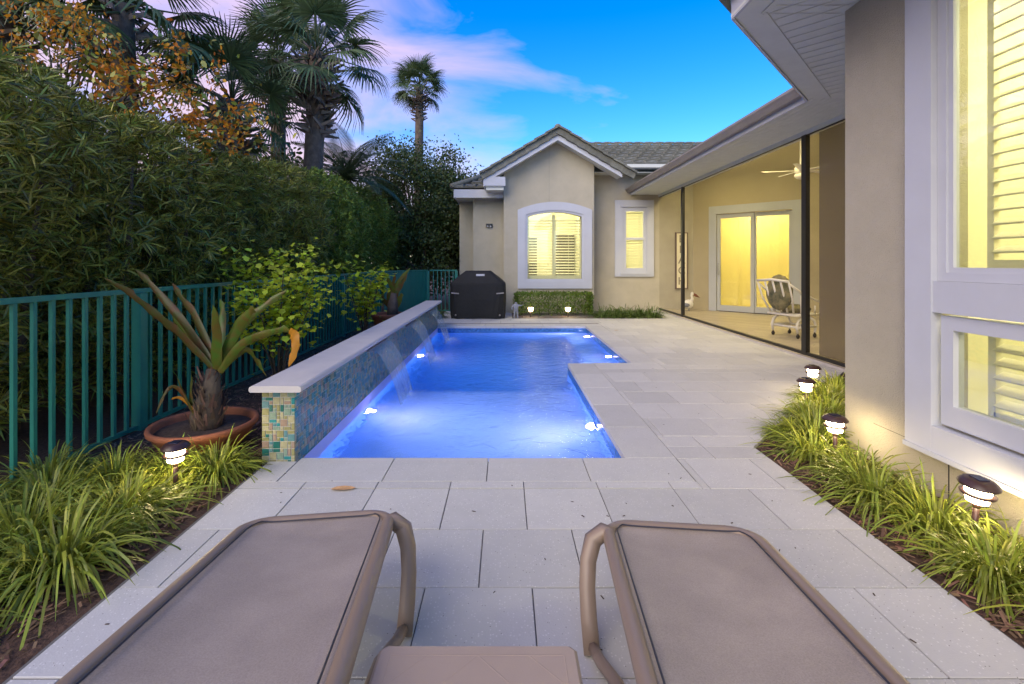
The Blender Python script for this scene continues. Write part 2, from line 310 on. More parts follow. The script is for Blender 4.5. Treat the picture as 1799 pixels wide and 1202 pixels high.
# ------------------------------------------------------------------ mesh helpers
class MB:
    def __init__(s): s.v = []; s.f = []; s.m = []; s.smooth = []; s.T = None
    def add(s, vs, fs, mi=0, smooth=False):
        o = len(s.v)
        for p in vs:
            p = Vector(p)
            s.v.append(tuple(s.T @ p) if s.T else tuple(p))
        for f in fs: s.f.append([i + o for i in f]); s.m.append(mi); s.smooth.append(smooth)
    def box(s, x0, x1, y0, y1, z0, z1, mi=0):
        s.add([(x0,y0,z0),(x1,y0,z0),(x1,y1,z0),(x0,y1,z0),(x0,y0,z1),(x1,y0,z1),(x1,y1,z1),(x0,y1,z1)],
              [(0,3,2,1),(4,5,6,7),(0,1,5,4),(1,2,6,5),(2,3,7,6),(3,0,4,7)], mi)
    def cbox(s, x0, x1, y0, y1, z0, z1, b=.004, mi=0):   # box with chamfered top and vertical outline
        s.slab([(x0,y0),(x1,y0),(x1,y1),(x0,y1)], z0, z1, b, mi)
    def slab(s, poly, z0, z1, b=.004, mi=0):
        n = len(poly); c = Vector((sum(p[0] for p in poly)/n, sum(p[1] for p in poly)/n))
        def inset(p):
            d = c - Vector(p[:2]); l = d.length or 1
            return Vector(p[:2]) + d / l * b * 1.3
        vs = [(p[0], p[1], z0) for p in poly] + [(p[0], p[1], z1 - b) for p in poly] + [(*inset(p), z1) for p in poly]
        fs = [tuple(range(n))[::-1], tuple(range(2*n, 3*n))]
        for i in range(n):
            j = (i + 1) % n
            fs += [(i, j, n + j, n + i), (n + i, n + j, 2*n + j, 2*n + i)]
        s.add(vs, fs, mi)
    def prism(s, poly3, d, mi=0):                        # polygon (3D points) extruded by vector d
        n = len(poly3); d = Vector(d)
        vs = [Vector(p) for p in poly3] + [Vector(p) + d for p in poly3]
        fs = [tuple(range(n))[::-1], tuple(range(n, 2*n))] + [(i, (i+1) % n, n + (i+1) % n, n + i) for i in range(n)]
        s.add(vs, fs, mi)
    def tube(s, pts, rad, n=8, mi=0, cap=True, smooth=True):
        pts = [Vector(p) for p in pts]
        if not hasattr(rad, '__len__'): rad = [rad] * len(pts)
        vs = []; prev = None
        for i, p in enumerate(pts):
            t = (pts[min(i+1, len(pts)-1)] - pts[max(i-1, 0)]).normalized()
            a = prev if prev is not None else (Vector((0,0,1)) if abs(t.z) < .9 else Vector((1,0,0)))
            u = (a - t * a.dot(t)).normalized(); prev = u; v = t.cross(u)
            for k in range(n):
                an = 2*math.pi*k/n
                vs.append(p + (u*math.cos(an) + v*math.sin(an)) * rad[i])
        fs = [(i*n+k, i*n+(k+1) % n, (i+1)*n+(k+1) % n, (i+1)*n+k) for i in range(len(pts)-1) for k in range(n)]
        if cap: fs += [tuple(range(n))[::-1], tuple(range((len(pts)-1)*n, len(pts)*n))]
        s.add(vs, fs, mi, smooth)
    def sweep(s, pts, prof, up, mi=0, smooth=True, cap=True):   # profile (side, up) swept along pts
        pts = [Vector(p) for p in pts]; vs = []; n = len(prof)
        for i, p in enumerate(pts):
            t = (pts[min(i+1, len(pts)-1)] - pts[max(i-1, 0)]).normalized()
            u0 = Vector(up[i] if isinstance(up, list) else up)
            sd_ = t.cross(u0).normalized(); u = sd_.cross(t).normalized()
            vs += [p + sd_*a + u*b for a, b in prof]
        fs = [(i*n+k, i*n+(k+1) % n, (i+1)*n+(k+1) % n, (i+1)*n+k) for i in range(len(pts)-1) for k in range(n)]
        if cap: fs += [tuple(range(n))[::-1], tuple(range((len(pts)-1)*n, len(pts)*n))]
        s.add(vs, fs, mi, smooth)
    def lathe(s, prof, c=(0,0,0), n=20, mi=0, smooth=True):     # (r, z) list
        c = Vector(c); vs = []
        for r, z in prof:
            for k in range(n):
                a = 2*math.pi*k/n; vs.append(c + Vector((r*math.cos(a), r*math.sin(a), z)))
        fs = [(i*n+k, i*n+(k+1) % n, (i+1)*n+(k+1) % n, (i+1)*n+k) for i in range(len(prof)-1) for k in range(n)]
        fs += [tuple(range(n))[::-1], tuple(range((len(prof)-1)*n, len(prof)*n))]
        s.add(vs, fs, mi, smooth)
    def ball(s, c, r, n=8, mi=0, sq=(1,1,1)):
        c = Vector(c); vs = []; m = max(3, n//2)
        for i in range(m+1):
            th = math.pi*i/m
            for k in range(n):
                a = 2*math.pi*k/n
                vs.append(c + Vector((r*sq[0]*math.sin(th)*math.cos(a), r*sq[1]*math.sin(th)*math.sin(a), r*sq[2]*math.cos(th))))
        s.add(vs, [(i*n+k, (i+1)*n+k, (i+1)*n+(k+1) % n, i*n+(k+1) % n) for i in range(m) for k in range(n)], mi, True)
    def mesh(s, name, mats):
        me = bpy.data.meshes.new(name); me.from_pydata(s.v, [], s.f)
        for m_ in (mats if isinstance(mats, list) else [mats]): me.materials.append(m_)
        me.polygons.foreach_set('material_index', s.m); me.polygons.foreach_set('use_smooth', s.smooth)
        me.update(); return me
    def build(s, name, mats, parent=None): return link(name, s.mesh(name, mats), parent)

def link(name, me, parent=None):
    o = bpy.data.objects.new(name, me); col.objects.link(o)
    if parent is not None: o.parent = parent
    return o
def empty(name, loc=(0,0,0), rz=0):
    o = bpy.data.objects.new(name, None); col.objects.link(o); o.location = loc; o.rotation_euler = (0,0,rz); o.empty_display_size = .1
    return o
def tag(o, label=None, cat=None, group=None, kind=None):
    if label: o['label'] = label
    if cat: o['category'] = cat
    if group: o['group'] = group
    if kind: o['kind'] = kind
    return o
def copy_tree(o, parent=None):
    c = o.copy(); col.objects.link(c); c.parent = parent
    for ch in o.children: copy_tree(ch, c)
    return c

rng = np.random.default_rng(5)
def unit(a): return a / np.maximum(np.linalg.norm(a, axis=1, keepdims=True), 1e-9)
def strips(Pn, D, S, Ln, W, droop, k=2, tip=.15, base=.6):
    """bent tapering ribbons: base points, directions, side vectors -> verts, quads"""
    n = len(Pn); Ln = np.broadcast_to(Ln, (n,))[:, None]; W = np.broadcast_to(W, (n,))[:, None]; dr = np.broadcast_to(droop, (n,))[:, None]
    V = np.zeros((n, (k+1)*2, 3))
    for i in range(k+1):
        t = i/k; pos = Pn + D*Ln*t; pos = pos + np.array([0,0,-1.0])*Ln*dr*t*t
        wd = W*(base + (1-base)*math.sin(math.pi*min(1, t*1.3+.0)) if t < .9 else tip)
        V[:, 2*i] = pos - S*wd/2; V[:, 2*i+1] = pos + S*wd/2
    off = (np.arange(n)*(k+1)*2)[:, None]
    q = np.concatenate([np.stack([off[:,0]+2*i, off[:,0]+2*i+1, off[:,0]+2*i+3, off[:,0]+2*i+2], 1) for i in range(k)])
    return V.reshape(-1, 3), q
def quick_mesh(name, V, Q, mats, mi=None, smooth=False):
    me = bpy.data.meshes.new(name); n = len(Q); k = Q.shape[1]
    me.vertices.add(len(V)); me.vertices.foreach_set('co', V.astype(np.float32).ravel())
    me.loops.add(n*k); me.loops.foreach_set('vertex_index', Q.astype(np.int32).ravel())
    me.polygons.add(n); me.polygons.foreach_set('loop_start', np.arange(0, n*k, k, dtype=np.int32)); me.polygons.foreach_set('loop_total', np.full(n, k, dtype=np.int32))
    for m_ in (mats if isinstance(mats, list) else [mats]): me.materials.append(m_)
    if mi is not None: me.polygons.foreach_set('material_index', mi.astype(np.int32))
    me.update(calc_edges=True); me.validate(); return me
def rand_dirs(n): return unit(rng.normal(size=(n, 3)))
def sides(D):
    a = rand_dirs(len(D)); return unit(np.cross(D, a))
def outline_leaves(Pn, D, S, size, outline):
    """flat leaves with an outline polygon: (along, across)"""
    k = len(outline); n = len(Pn); size = np.broadcast_to(size, (n,))[:, None]
    V = np.zeros((n, k, 3))
    Nn = np.cross(D, S)
    for i, (a, b) in enumerate(outline): V[:, i] = Pn + D*size*a + S*size*b - Nn*size*abs(b)*.35
    Q = (np.arange(n)*k)[:, None] + np.arange(k)[None]
    return V.reshape(-1, 3), Q

# ------------------------------------------------------------------ setting: ground, beds, deck, pool
WX = -1.427                    # pool side face of the spillway wall
PN, PF = 3.219, 9.86           # pool near / far edges
PR, PR2, PY = .837, 1.695, 6.257
ZW = -.132
def sheet(name, poly, z, m, kind='structure'):
    b = MB(); b.add([(x, y, z) for x, y in poly], [tuple(range(len(poly)))]); return tag(b.build(name, m), kind=kind)
# ground with a hole for the pool (ring of quads)
g = MB(); B = 400
xs = [-B, WX-.12, PR2+.2, B]; ys = [-B, PN-.15, PF+.15, B]
gv = [(x, y, -.06) for y in ys for x in xs]
g.add(gv, [(r*4+c, r*4+c+1, r*4+c+5, r*4+c+4) for r in range(3) for c in range(3) if not (r == 1 and c == 1)])
tag(g.build('ground', M['mulch']), kind='structure')

deck = empty('paving'); tag(deck, kind='structure')
def clip(poly, a, b, c):       # keep a*x+b*y<=c
    out = []
    for i in range(len(poly)):
        p, q = poly[i], poly[(i+1) % len(poly)]
        dp, dq = a*p[0]+b*p[1]-c, a*q[0]+b*q[1]-c
        if dp <= 0: out.append(p)
        if dp*dq < 0:
            t = dp/(dp-dq); out.append((p[0]+t*(q[0]-p[0]), p[1]+t*(q[1]-p[1])))
    return out
def area(p): return abs(sum(p[i][0]*p[(i+1) % len(p)][1]-p[(i+1) % len(p)][0]*p[i][1] for i in range(len(p))))/2
G = .0052
PW, PH = .444, .42
DIAG = 1.62
pid = [0]
def paver(poly, name='paver', m='paver', z1=0.0):
    z1 += random.uniform(-.0012, .0012)
    b = MB(); b.slab(poly, -.045, z1, .0022); b.build(name, M[m], deck)
def lay(x0, x1, rows, halfplanes=(), shift=0.0):
    for (ya, yb, k) in rows:
        off = -1.6 + (PW/2 if k % 2 else 0) + shift
        n0 = math.floor((x0-off)/PW); n1 = math.ceil((x1-off)/PW)
        for i in range(n0, n1):
            p = [(off+i*PW+G/2, ya+G/2), (off+(i+1)*PW-G/2, ya+G/2), (off+(i+1)*PW-G/2, yb-G/2), (off+i*PW+G/2, yb-G/2)]
            for hp in [(-1,0,-x0), (1,0,x1)] + list(halfplanes): 
                p = clip(p, *hp) if len(p) > 2 else []
            if len(p) > 2 and area(p) > .004: paver(p)
SH = .157
rows_near = [(PN-.424*(k+1), PN-.424*k, k) for k in range(1, 8)]
lay(-1.6, 1.81, [r for r in rows_near if r[1] > .2], shift=SH)
lay(-1.6, .84+.335, [(PN-.424+G, PN-.33-G/2, 1)], shift=SH)
# coping stones round the pool
CW = .335
def coping(x0, x1, y0, y1, along, step=.62):
    n = max(1, round(((x1-x0) if along == 'x' else (y1-y0))/step))
    for i in range(n):
        if along == 'x': a = x0+(x1-x0)*i/n; b = x0+(x1-x0)*(i+1)/n; paver([(a+G/2,y0),(b-G/2,y0),(b-G/2,y1),(a+G/2,y1)], 'coping_stone')
        else: a = y0+(y1-y0)*i/n; b = y0+(y1-y0)*(i+1)/n; paver([(x0,a+G/2),(x1,a+G/2),(x1,b-G/2),(x0,b-G/2)], 'coping_stone')
coping(-1.405, PR+CW, PN-.33, PN+.012, 'x')
coping(PR-.012, PR+CW, PN+.012+G, PY-.012, 'y')
coping(PR+CW+G, PR2+CW, PY-CW, PY+.012, 'x')
coping(PR2-.012, PR2+CW, PY+.012+G, PF-.012, 'y')
coping(WX-.24, PR2+CW, PF-.012+G, PF+CW, 'x')
# small slab beside the wall end
paver([(-1.6, PN-.33), (-1.405-G, PN-.33), (-1.405-G, PN-.04), (-1.6, PN-.04)])
# right hand deck
diag = (1, -1, -DIAG)
lay(PR+CW+G, 1.81, [(PN-.424, PN, 0)], shift=SH)
y = PN; k = 1
while y < 11.2:
    yb = y+.418
    x0 = PR+CW+G if yb <= PY-CW+.1 else PR2+CW+G
    x0 = PR+CW+G if y < PY-CW else x0
    if y > PF+CW-.2: x0 = -1.62
    ya = max(y, PF+CW+G) if x0 < 0 else y
    if y < 3.43 < yb:
        lay(x0, 1.81, [(y, 3.43, k)], shift=SH)
        lay(x0, 4.21, [(3.43, yb, k)], [diag], shift=SH)
    elif x0 > 0 and y < PY-CW < yb:
        lay(x0, 4.21, [(y, PY-CW-G, k)], [diag], shift=SH)
        lay(PR2+CW+G, 4.21, [(PY-CW, yb, k)], [diag], shift=SH)
    elif x0 > 0 and yb > PF+CW:
        lay(x0, 4.21, [(y, yb, k)], [diag], shift=SH)
    elif x0 < 0:
        lay(-1.62, .16, [(ya, yb, k)], shift=SH); lay(.16, 4.21, [(ya, min(yb, 11.13), k)], shift=SH)
    else: lay(x0, 4.21, [(y, yb, k)], [diag], shift=SH)
    y = yb; k += 1
lay(-1.62, .16, [(y+i*.418, y+(i+1)*.418, k+i) for i in range(3)], shift=SH)
lay(3.75, 4.21, [(11.13, 12.9, k)], shift=SH)
# sand bed under the pavers
sb = MB()
for x0, x1, y0, y1 in [(-1.62, 1.82, -3, PN-.03), (PR+.05, 4.24, PN-.028, PY-.03), (PR2+.05, 4.24, PY-.028, PF+.03), (WX-.2, 4.24, PF+.032, 12.99)]:
    if y1 == PY-.03:
        sb.add([(x0,y0,-.0065),(1.82,y0,-.0065),(1.82,3.44,-.0065),(4.24,4.24+DIAG,-.0065),(4.24,y1,-.0065),(x0,y1,-.0065)], [(0,1,2,3,4,5)])
    else: sb.add([(x0,y0,-.0065),(x1,y0,-.0065),(x1,y1,-.0065),(x0,y1,-.0065)], [(0,1,2,3)])
sandm = mat('joint_sand', (.13, .125, .115), .95)
sb.build('joint_sand', sandm, deck)
# planting beds (sheets above the ground)
sheet('mulch_bed_left', [(-3.4,-3),(-1.63,-3),(-1.63,3.1),(-1.70,3.2),(-1.70,13),(-3.4,13)], -.025, M['mulch'])
sheet('mulch_bed_right', [(1.815,-3),(2.6,-3),(2.6,3.4),(4.3,5.2),(4.23,4.23+DIAG-.01),(1.815,3.425)], -.018, M['mulch'])
sheet('mulch_bed_house', [(.165,11.14),(3.74,11.14),(3.74,13.0),(.165,13.0)], -.015, M['mulch'])
def chips(name, label, pts, z):
    n = len(pts); Pn = np.array([[x, y_, z+random.uniform(.004,.016)] for x, y_ in pts])
    D = rand_dirs(n)*np.array([1,1,.22]); D = unit(D); S = unit(np.cross(D, np.array([0,0,1.0])+rand_dirs(n)*.35))
    V, Q = strips(Pn, D, S, rng.uniform(.02,.075,n), rng.uniform(.006,.018,n), 0, 1, .7, .8)
    o = link(name, quick_mesh(name, V, Q, M['chip'])); tag(o, label, 'mulch', kind='stuff')
chips('bark_mulch', 'brown bark chips scattered between the pool wall and the fence', [(random.uniform(-3.0,-1.68), random.uniform(.4,9)) for _ in range(9000)], -.022)
rb = []
while len(rb) < 4200:
    x, y_ = random.uniform(1.83,4.2), random.uniform(.8,5.7)
    if (y_ < 3.4 and x < 2.5) or (y_ >= 3.4 and x-y_ < -.95 and y_-x < DIAG-.03): rb.append((x, y_))
chips('bark_mulch', 'brown bark chips along the foot of the near stucco wall', rb, -.016)
chips('bark_mulch', 'brown bark chips under the low hedge at the gable wall', [(random.uniform(.2,3.7), random.uniform(11.16,11.8)) for _ in range(900)], -.013)

# pool
POOL_W, POOL_C = 54.0, 2.0
pool = empty('pool', (0, 6.5, -.7)); tag(pool, 'L-shaped swimming pool with pale shallow shelf and glowing blue deep end', 'pool')
pool.location = (0,0,0)
sh = MB(); ZS, ZD, YS = -.46, -1.45, 5.70
outl = [(WX+.004,PN),(PR,PN),(PR,PY),(PR2,PY),(PR2,PF),(WX+.004,PF)]
for i in range(6):
    a, b_ = outl[i], outl[(i+1) % 6]
    sh.add([(a[0],a[1],-.03),(b_[0],b_[1],-.03),(b_[0],b_[1],ZD),(a[0],a[1],ZD)], [(0,1,2,3)])
sh.add([(WX,PN,ZS),(PR,PN,ZS),(PR,YS,ZS),(WX,YS,ZS),(WX,YS,ZD),(PR,YS,ZD)], [(0,1,2,3),(3,2,5,4)])
sh.add([(WX,YS,ZD),(PR2,YS,ZD),(PR2,PF,ZD),(WX,PF,ZD)], [(0,1,2,3)])
sh.build('shell', M['plaster'], pool)
st = MB(); st.box(.30, PR, YS, YS+.34, ZD+.01, -.72); st.build('step', M['plaster'], pool)
st = MB(); st.box(PR2-.42, PR2, PY+.001, PF-.001, ZD+.01, -.62); st.build('bench_step', M['plaster'], pool)
wl = MB()
for i in range(5):
    a, b_ = Vector((*outl[i],0)), Vector((*outl[i+1],0)); d = (b_-a).normalized(); n = Vector((-d.y, d.x, 0))*.006
    if i in (0, 1, 2, 3, 4): wl.add([(a+n)+Vector((0,0,-.046)),(b_+n)+Vector((0,0,-.046)),(b_+n)+Vector((0,0,-.19)),(a+n)+Vector((0,0,-.19))], [(0,1,2,3)])
wl.build('waterline_tile', M['ptile'], pool)
for (x, yy, s) in [(WX, 4.79, 1), (WX, 7.55, 1), (PR, 4.36, -1), (PR2, 7.46, -1), (PR2, 9.45, -1)]:
    b = MB(); b.T = Matrix.Translation((x+s*.016, yy, -.255)) @ Matrix.Rotation(R(90)*s, 4, 'Y')
    b.lathe([(.055,0),(.055,.012)], n=16); b.lathe([(.066,-.012),(.070,.0),(.066,.008)], n=16, mi=1)
    lt_ = b.build('light', [M['pool_lens'], M['trim']], pool)
    for size, en, dn in ((R(165), POOL_W, .62), (R(80), POOL_C, -1.1)):
        ld = bpy.data.lights.new('pool_lamp', 'SPOT'); ld.energy = en; ld.color = (1.0,.61,.97); ld.spot_size = size; ld.spot_blend = 1.0 if dn > 0 else .5; ld.shadow_soft_size = .03
        ld.use_nodes = True; lt = ld.node_tree; em = [n for n in lt.nodes if n.type == 'EMISSION'][0]
        fo = N('ShaderNodeLightFalloff', lt); fo.inputs['Strength'].default_value = 1.0; lt.links.new(fo.outputs['Linear'], em.inputs['Strength'])
        lo = bpy.data.objects.new('pool_lamp', ld); col.objects.link(lo); lo.parent = lt_; lo.location = (x+s*.06, yy, -.255)
        lo.rotation_euler = Vector((s, -.1, dn)).to_track_quat('-Z', 'Y').to_euler()
wt = MB(); wo = [(WX-.01,PN-.01),(PR+.01,PN-.01),(PR+.01,PY-.01),(PR2+.01,PY-.01),(PR2+.01,PF+.01),(WX-.01,PF+.01)]
wt.prism([(x,y_,ZD-.02) for x,y_ in wo], (0,0,ZW-ZD+.02)); tag(wt.build('water', M['water']), kind='structure')

# spillway wall
sw = empty('spillway_wall', (-1.54, PN, 0)); sw.location = (0,0,0)
tag(sw, 'long raised pool wall clad in green and tan glass mosaic with pale coping', 'wall')
WL, WN, WF, WT = -1.651, 3.182, 9.86, .487
b = MB(); b.box(WL, WX-.004, WN+.004, WF, -.3, WT); b.build('wall_core', M['grout'], sw)
b = MB()
prof = [(-.163,0),(.163,0),(.172,.008),(.174,.022),(.168,.036),(.155,.043),(-.155,.043),(-.168,.036),(-.174,.022),(-.172,.008)]
b.sweep([(-1.52,3.095,WT),(-1.52,3.11,WT),(-1.52,6,WT),(-1.52,WF+.06,WT)], prof, (0,0,1), smooth=False); b.build('coping', M['coping'], sw)
def mosaic(nc, nr, keep):
    occ = [[0]*nr for _ in range(nc)]; out = []
    for c in range(nc):
        for r in range(nr):
            if occ[c][r]: continue
            q = random.random(); wd, hg = (2,2) if q < .30 else (2,1) if q < .52 else (1,2) if q < .74 else (1,1)
            while c+wd > nc or r+hg > nr or any(occ[i][j] for i in range(c,c+wd) for j in range(r,r+hg)):
                wd, hg = (1, hg) if wd > 1 else (1, 1)
                if wd == 1 and hg == 1: break
            for i in range(c,c+wd):
                for j in range(r,r+hg): occ[i][j] = 1
            out.append((c, r, wd, hg))
    return out
U = .0249
tmesh = {}
def tile_mesh(wd, hg, mi):
    k = (wd, hg, mi)
    if k not in tmesh:
        b = MB(); b.slab([(0,0),(wd*U-.0042,0),(wd*U-.0042,hg*U-.0042),(0,hg*U-.0042)], -.002, .0045, .001); tmesh[k] = b.mesh('tile', TILES[mi])
    return tmesh[k]
def tcol(wd, hg, side):
    if side: return random.choices(range(7), [4,2,2,3,3,2,4])[0]
    return random.choices(range(7), [1.2,2.4,3,4,3,2,1])[0]
for (c, r, wd, hg) in mosaic(9, 20, None):                      # end face
    o = link('tile', tile_mesh(wd, hg, tcol(wd, hg, 0)), sw)
    o.matrix_local = Matrix.Translation((WL+c*U+.0015, WN+.004, WT-.005-(r+hg)*U+.001)) @ Matrix.Rotation(R(90), 4, 'X')
rest = MB(); ind = 0; nr = 25
for (c, r, wd, hg) in sorted(mosaic(268, nr, None)):
    T = Matrix.Translation((WX-.004, WN+.004+c*U+.0015, WT-.005-(r+hg)*U+.001)) @ Matrix(((0,0,1,0),(1,0,0,0),(0,1,0,0),(0,0,0,1)))
    mi = tcol(wd, hg, 1)
    if ind < 200: link('tile', tile_mesh(wd, hg, mi), sw).matrix_local = T; ind += 1
    else:
        rest.T = T; x1, y1 = wd*U-.0042, hg*U-.0042; e = .0045
        rest.add([(0,0,0),(x1,0,0),(x1,y1,0),(0,y1,0),(.001,.001,e),(x1-.001,.001,e),(x1-.001,y1-.001,e),(.001,y1-.001,e)], [(4,5,6,7),(0,1,5,4),(1,2,6,5),(2,3,7,6),(3,0,4,7)], mi)
tag(rest.build('tile_field', TILES, sw), kind='stuff')
for i, (ya, yb) in enumerate([(4.85,5.55),(6.72,7.42),(8.45,9.2)]):
    b = MB(); b.box(WX-.002, WX+.03, ya-.02, yb+.02, .425, .44); b.build('spout', M['gutter'], sw)
    # falling sheet
    nu, nv = 15, 16; vs = []; uv = []
    for a in range(nv+1):
        t = a/nv
        for c in range(nu+1):
            s_ = c/nu; x = WX+.03+.31*t; z = .433-(.433-ZW+.01)*t*t
            yy = ya+(yb-ya)*(s_+(.5-s_)*.06*t)+.006*math.sin(s_*40+t*5)
            x += .012*math.sin(s_*23+i)*t
            vs.append((x, yy, z)); uv.append((s_, t))
    fs = [(a*(nu+1)+c, a*(nu+1)+c+1, (a+1)*(nu+1)+c+1, (a+1)*(nu+1)+c) for a in range(nv) for c in range(nu)]
    me = bpy.data.meshes.new('water_sheet'); me.from_pydata(vs, [], fs); me.materials.append(M['fall'])
    ul = me.uv_layers.new(name='UVMap')
    for lp in me.loops: ul.data[lp.index].uv = uv[lp.vertex_index]
    me.polygons.foreach_set('use_smooth', [True]*len(fs))
    o = link('water_sheet', me)
    tag(o, ['sheet of falling water from the spout closest to the mosaic end of the wall', 'middle of the three water sheets falling from the mosaic wall', 'water sheet falling from the wall by the covered grill'][i], 'waterfall', 'water sheets from the pool wall')
    fm = MB(); yc = (ya+yb)/2
    for _ in range(350 if i == 0 else 800):
        rr = abs(random.gauss(0,1)); an = random.uniform(0,2*math.pi)
        fm.ball((WX+.37+.12*rr*math.cos(an), yc+.26*rr*math.sin(an), ZW+.002+max(0,.03-.02*rr)*random.random()), random.uniform(.002,.0055), 5, sq=(1,1,.5))
    o = fm.build('splash_foam', M['foam'])
    tag(o, ['white foam under the water sheet closest to the mosaic end', 'white foam under the middle water sheet', 'white foam under the water sheet by the grill'][i], 'foam', kind='stuff')

# ------------------------------------------------------------------ house
house = empty('house'); tag(house, 'beige stucco house with tiled gable, lit windows and screened porch', 'house')
HX, HC = 2.51, 3.47
def wall(name, *boxes, m='stucco'):
    b = MB()
    for q in boxes: b.box(*q)
    return b.build(name, M[m], house)
# near wall with tall window opening, then the chamfered return
wall('wall', (HX,HX+.15,2.70,HC,-.1,3.2), (HX,HX+.15,-3,2.70,-.1,.42), (HX,HX+.15,-3,.62,.42,3.2))
b = MB(); b.prism([(HX,HC,-.1),(4.25,5.21,-.1),(4.36,5.10,-.1),(HX+.15,HC-.02,-.1)], (0,0,3.3)); b.build('wall', M['stucco'], house)
b = MB(); b.box(HX-.0015, HX+.004, 2.655, 2.661, -.05, .25); b.box(HX-.0015, HX+.004, .5, 3.2, .248, .2505); b.build('control_joint', M['black'], house)
# near window
win = MB(); win.box(2.445,2.513,2.70,2.875,.25,3.2); win.box(2.447,2.513,.5,2.70,.25,.41); win.box(2.455,2.513,.5,2.70,1.06,1.24)
win.box(2.435,2.46,.5,2.88,.235,.262)
win = win.build('window', M['trim'], house)
def bx(name, m, parent, *boxes, cham=0):
    b = MB()
    for q in boxes: b.box(*q)
    return b.build(name, M[m], parent)
bx('sash', 'trim', win, (2.482,2.54,2.645,2.699,1.241,3.2), (2.482,2.54,.62,2.645,1.241,1.29))
bx('sash', 'trim', win, (2.495,2.53,2.617,2.645,1.29,3.2), (2.495,2.53,.62,2.617,1.29,1.318))
bx('sash', 'trim', win, (2.478,2.54,2.60,2.672,.43,1.045), (2.478,2.54,.62,2.60,.43,.545), (2.478,2.54,.62,2.60,.968,1.045))
bx('window_pane', 'glass', win, (2.512,2.516,.62,2.62,1.30,3.2)); bx('window_pane', 'glass', win, (2.508,2.512,.62,2.61,.54,.98))
bx('shutter_frame', 'shutter', win, (2.60,2.63,2.50,2.535,1.25,3.15), (2.60,2.63,.62,2.50,1.25,1.36), (2.60,2.63,2.49,2.53,.44,1.04), (2.60,2.63,.62,2.50,.44,.55), (2.60,2.63,.62,2.50,.95,1.04))
lv = MB(); lv.T = Matrix.Rotation(R(-28), 4, 'Y'); lv.box(-.034,.034,-.9,.9,-.005,.005); lvm = lv.mesh('louvre', M['shutter'])
for i in range(24):
    o = link('louvre', lvm, win); o.location = (2.615, 1.597, 1.415+i*.074)
for i in range(5):
    o = link('louvre', lvm, win); o.location = (2.615, 1.59, .60+i*.074)
def room(x0,x1,y0,y1,z0,z1, lamp, T=None, skip=0):
    b = MB(); b.T = T
    vs = [(x0,y0,z0),(x1,y0,z0),(x1,y1,z0),(x0,y1,z0),(x0,y0,z1),(x1,y0,z1),(x1,y1,z1),(x0,y1,z1)]
    fs = [(0,1,2,3),(4,5,6,7),(0,1,5,4),(1,2,6,5),(2,3,7,6),(3,0,4,7)]
    fs.pop(skip); b.add(vs, fs); r = b.build('room_shell', M['interior'], house)
    b = MB(); b.T = T; b.lathe([(.22,z1-.10),(.25,z1-.06),(.25,z1-.012)], c=(lamp[0],lamp[1],0)); b.build('ceiling_lamp', M['lamp_room'], r)
room(2.665,5.0,-.8,3.0,.05,3.15,(3.6,1.9), skip=5)
# soffit, fascia, gutters, roof of near block + porch
SOF = [(1.71,-3),(1.71,3.56),(3.44,5.385),(3.44,12.98),(4.40,12.98),(4.40,5.12),(2.62,3.34),(2.62,-3)]
sm = M['soffit']
b = MB(); b.prism([(x,y_,3.2) for x,y_ in SOF], (0,0,.02)); b.build('soffit', M['soffit'], house)
b = MB()                                                        # soffit board battens, across the overhang
def seg(a, c, z0, z1, w, mi=0):
    a, c = Vector((*a,0)), Vector((*c,0)); d = (c-a).normalized(); n = Vector((-d.y,d.x,0))*w
    b.prism([a+Vector((0,0,z0)), c+Vector((0,0,z0)), c+n+Vector((0,0,z0)), a+n+Vector((0,0,z0))], (0,0,z1-z0), mi)
seg((1.712,-3),(1.712,3.56),3.185,3.335,-.022); seg((1.712,3.56),(3.442,5.385),3.186,3.335,-.022); seg((3.442,5.385),(3.442,12.97),3.185,3.335,-.022)
b.build('fascia', M['trim'], house)
b = MB()
def gut(a, c): 
    b.sweep([(a[0],a[1],3.25),(c[0],c[1],3.25)], [(.0,0),(-.07,0),(-.10,.05),(-.125,.085),(-.125,.115),(-.115,.115),(-.11,.09),(0,.09)], (0,0,1), smooth=False)
gut((3.44,5.33),(3.44,12.97)); b.build('gutter', M['gutter'], house)
b = MB()
seg((1.90,-3),(1.90,3.49),3.192,3.199,-.03); seg((1.92,3.50),(3.62,5.28),3.192,3.199,-.03)
for i in range(22): seg((1.95,3.49-i*.11),(2.50,3.49-i*.11),3.1955,3.199,.006)
for i in range(18):
    t = i/18; a = Vector((1.95,3.50))*(1-t)+Vector((3.66,5.27))*t; seg((a.x,a.y),(a.x+.36,a.y-.36),3.1955,3.199,.006)
for i in range(12): seg((3.47+.07*i,5.3),(3.47+.07*i,12.9),3.1955,3.199,.006)
b.build('soffit_board', M['soffit'], house)
b = MB(); d_ = 6.5; z0, z1 = 3.35, 3.35+.42*d_
c1 = (1.71+d_, 1.71+d_+1.9-1.414*d_); c2 = (3.44+d_, 3.44+d_+1.9-1.414*d_)
b.add([(1.62,-3,z0),(1.62,3.58,z0),(3.36,5.40,z0),(3.36,13.0,z0),(3.44+d_,13.0,z1),(*c2,z1),(*c1,z1),(1.71+d_,-3,z1),(12,-3,z1),(12,13,z1)],
      [(0,1,6,7),(1,2,5,6),(2,3,4,5),(7,6,5,4,9,8)]); b.build('roof', M['rooftile'], house)
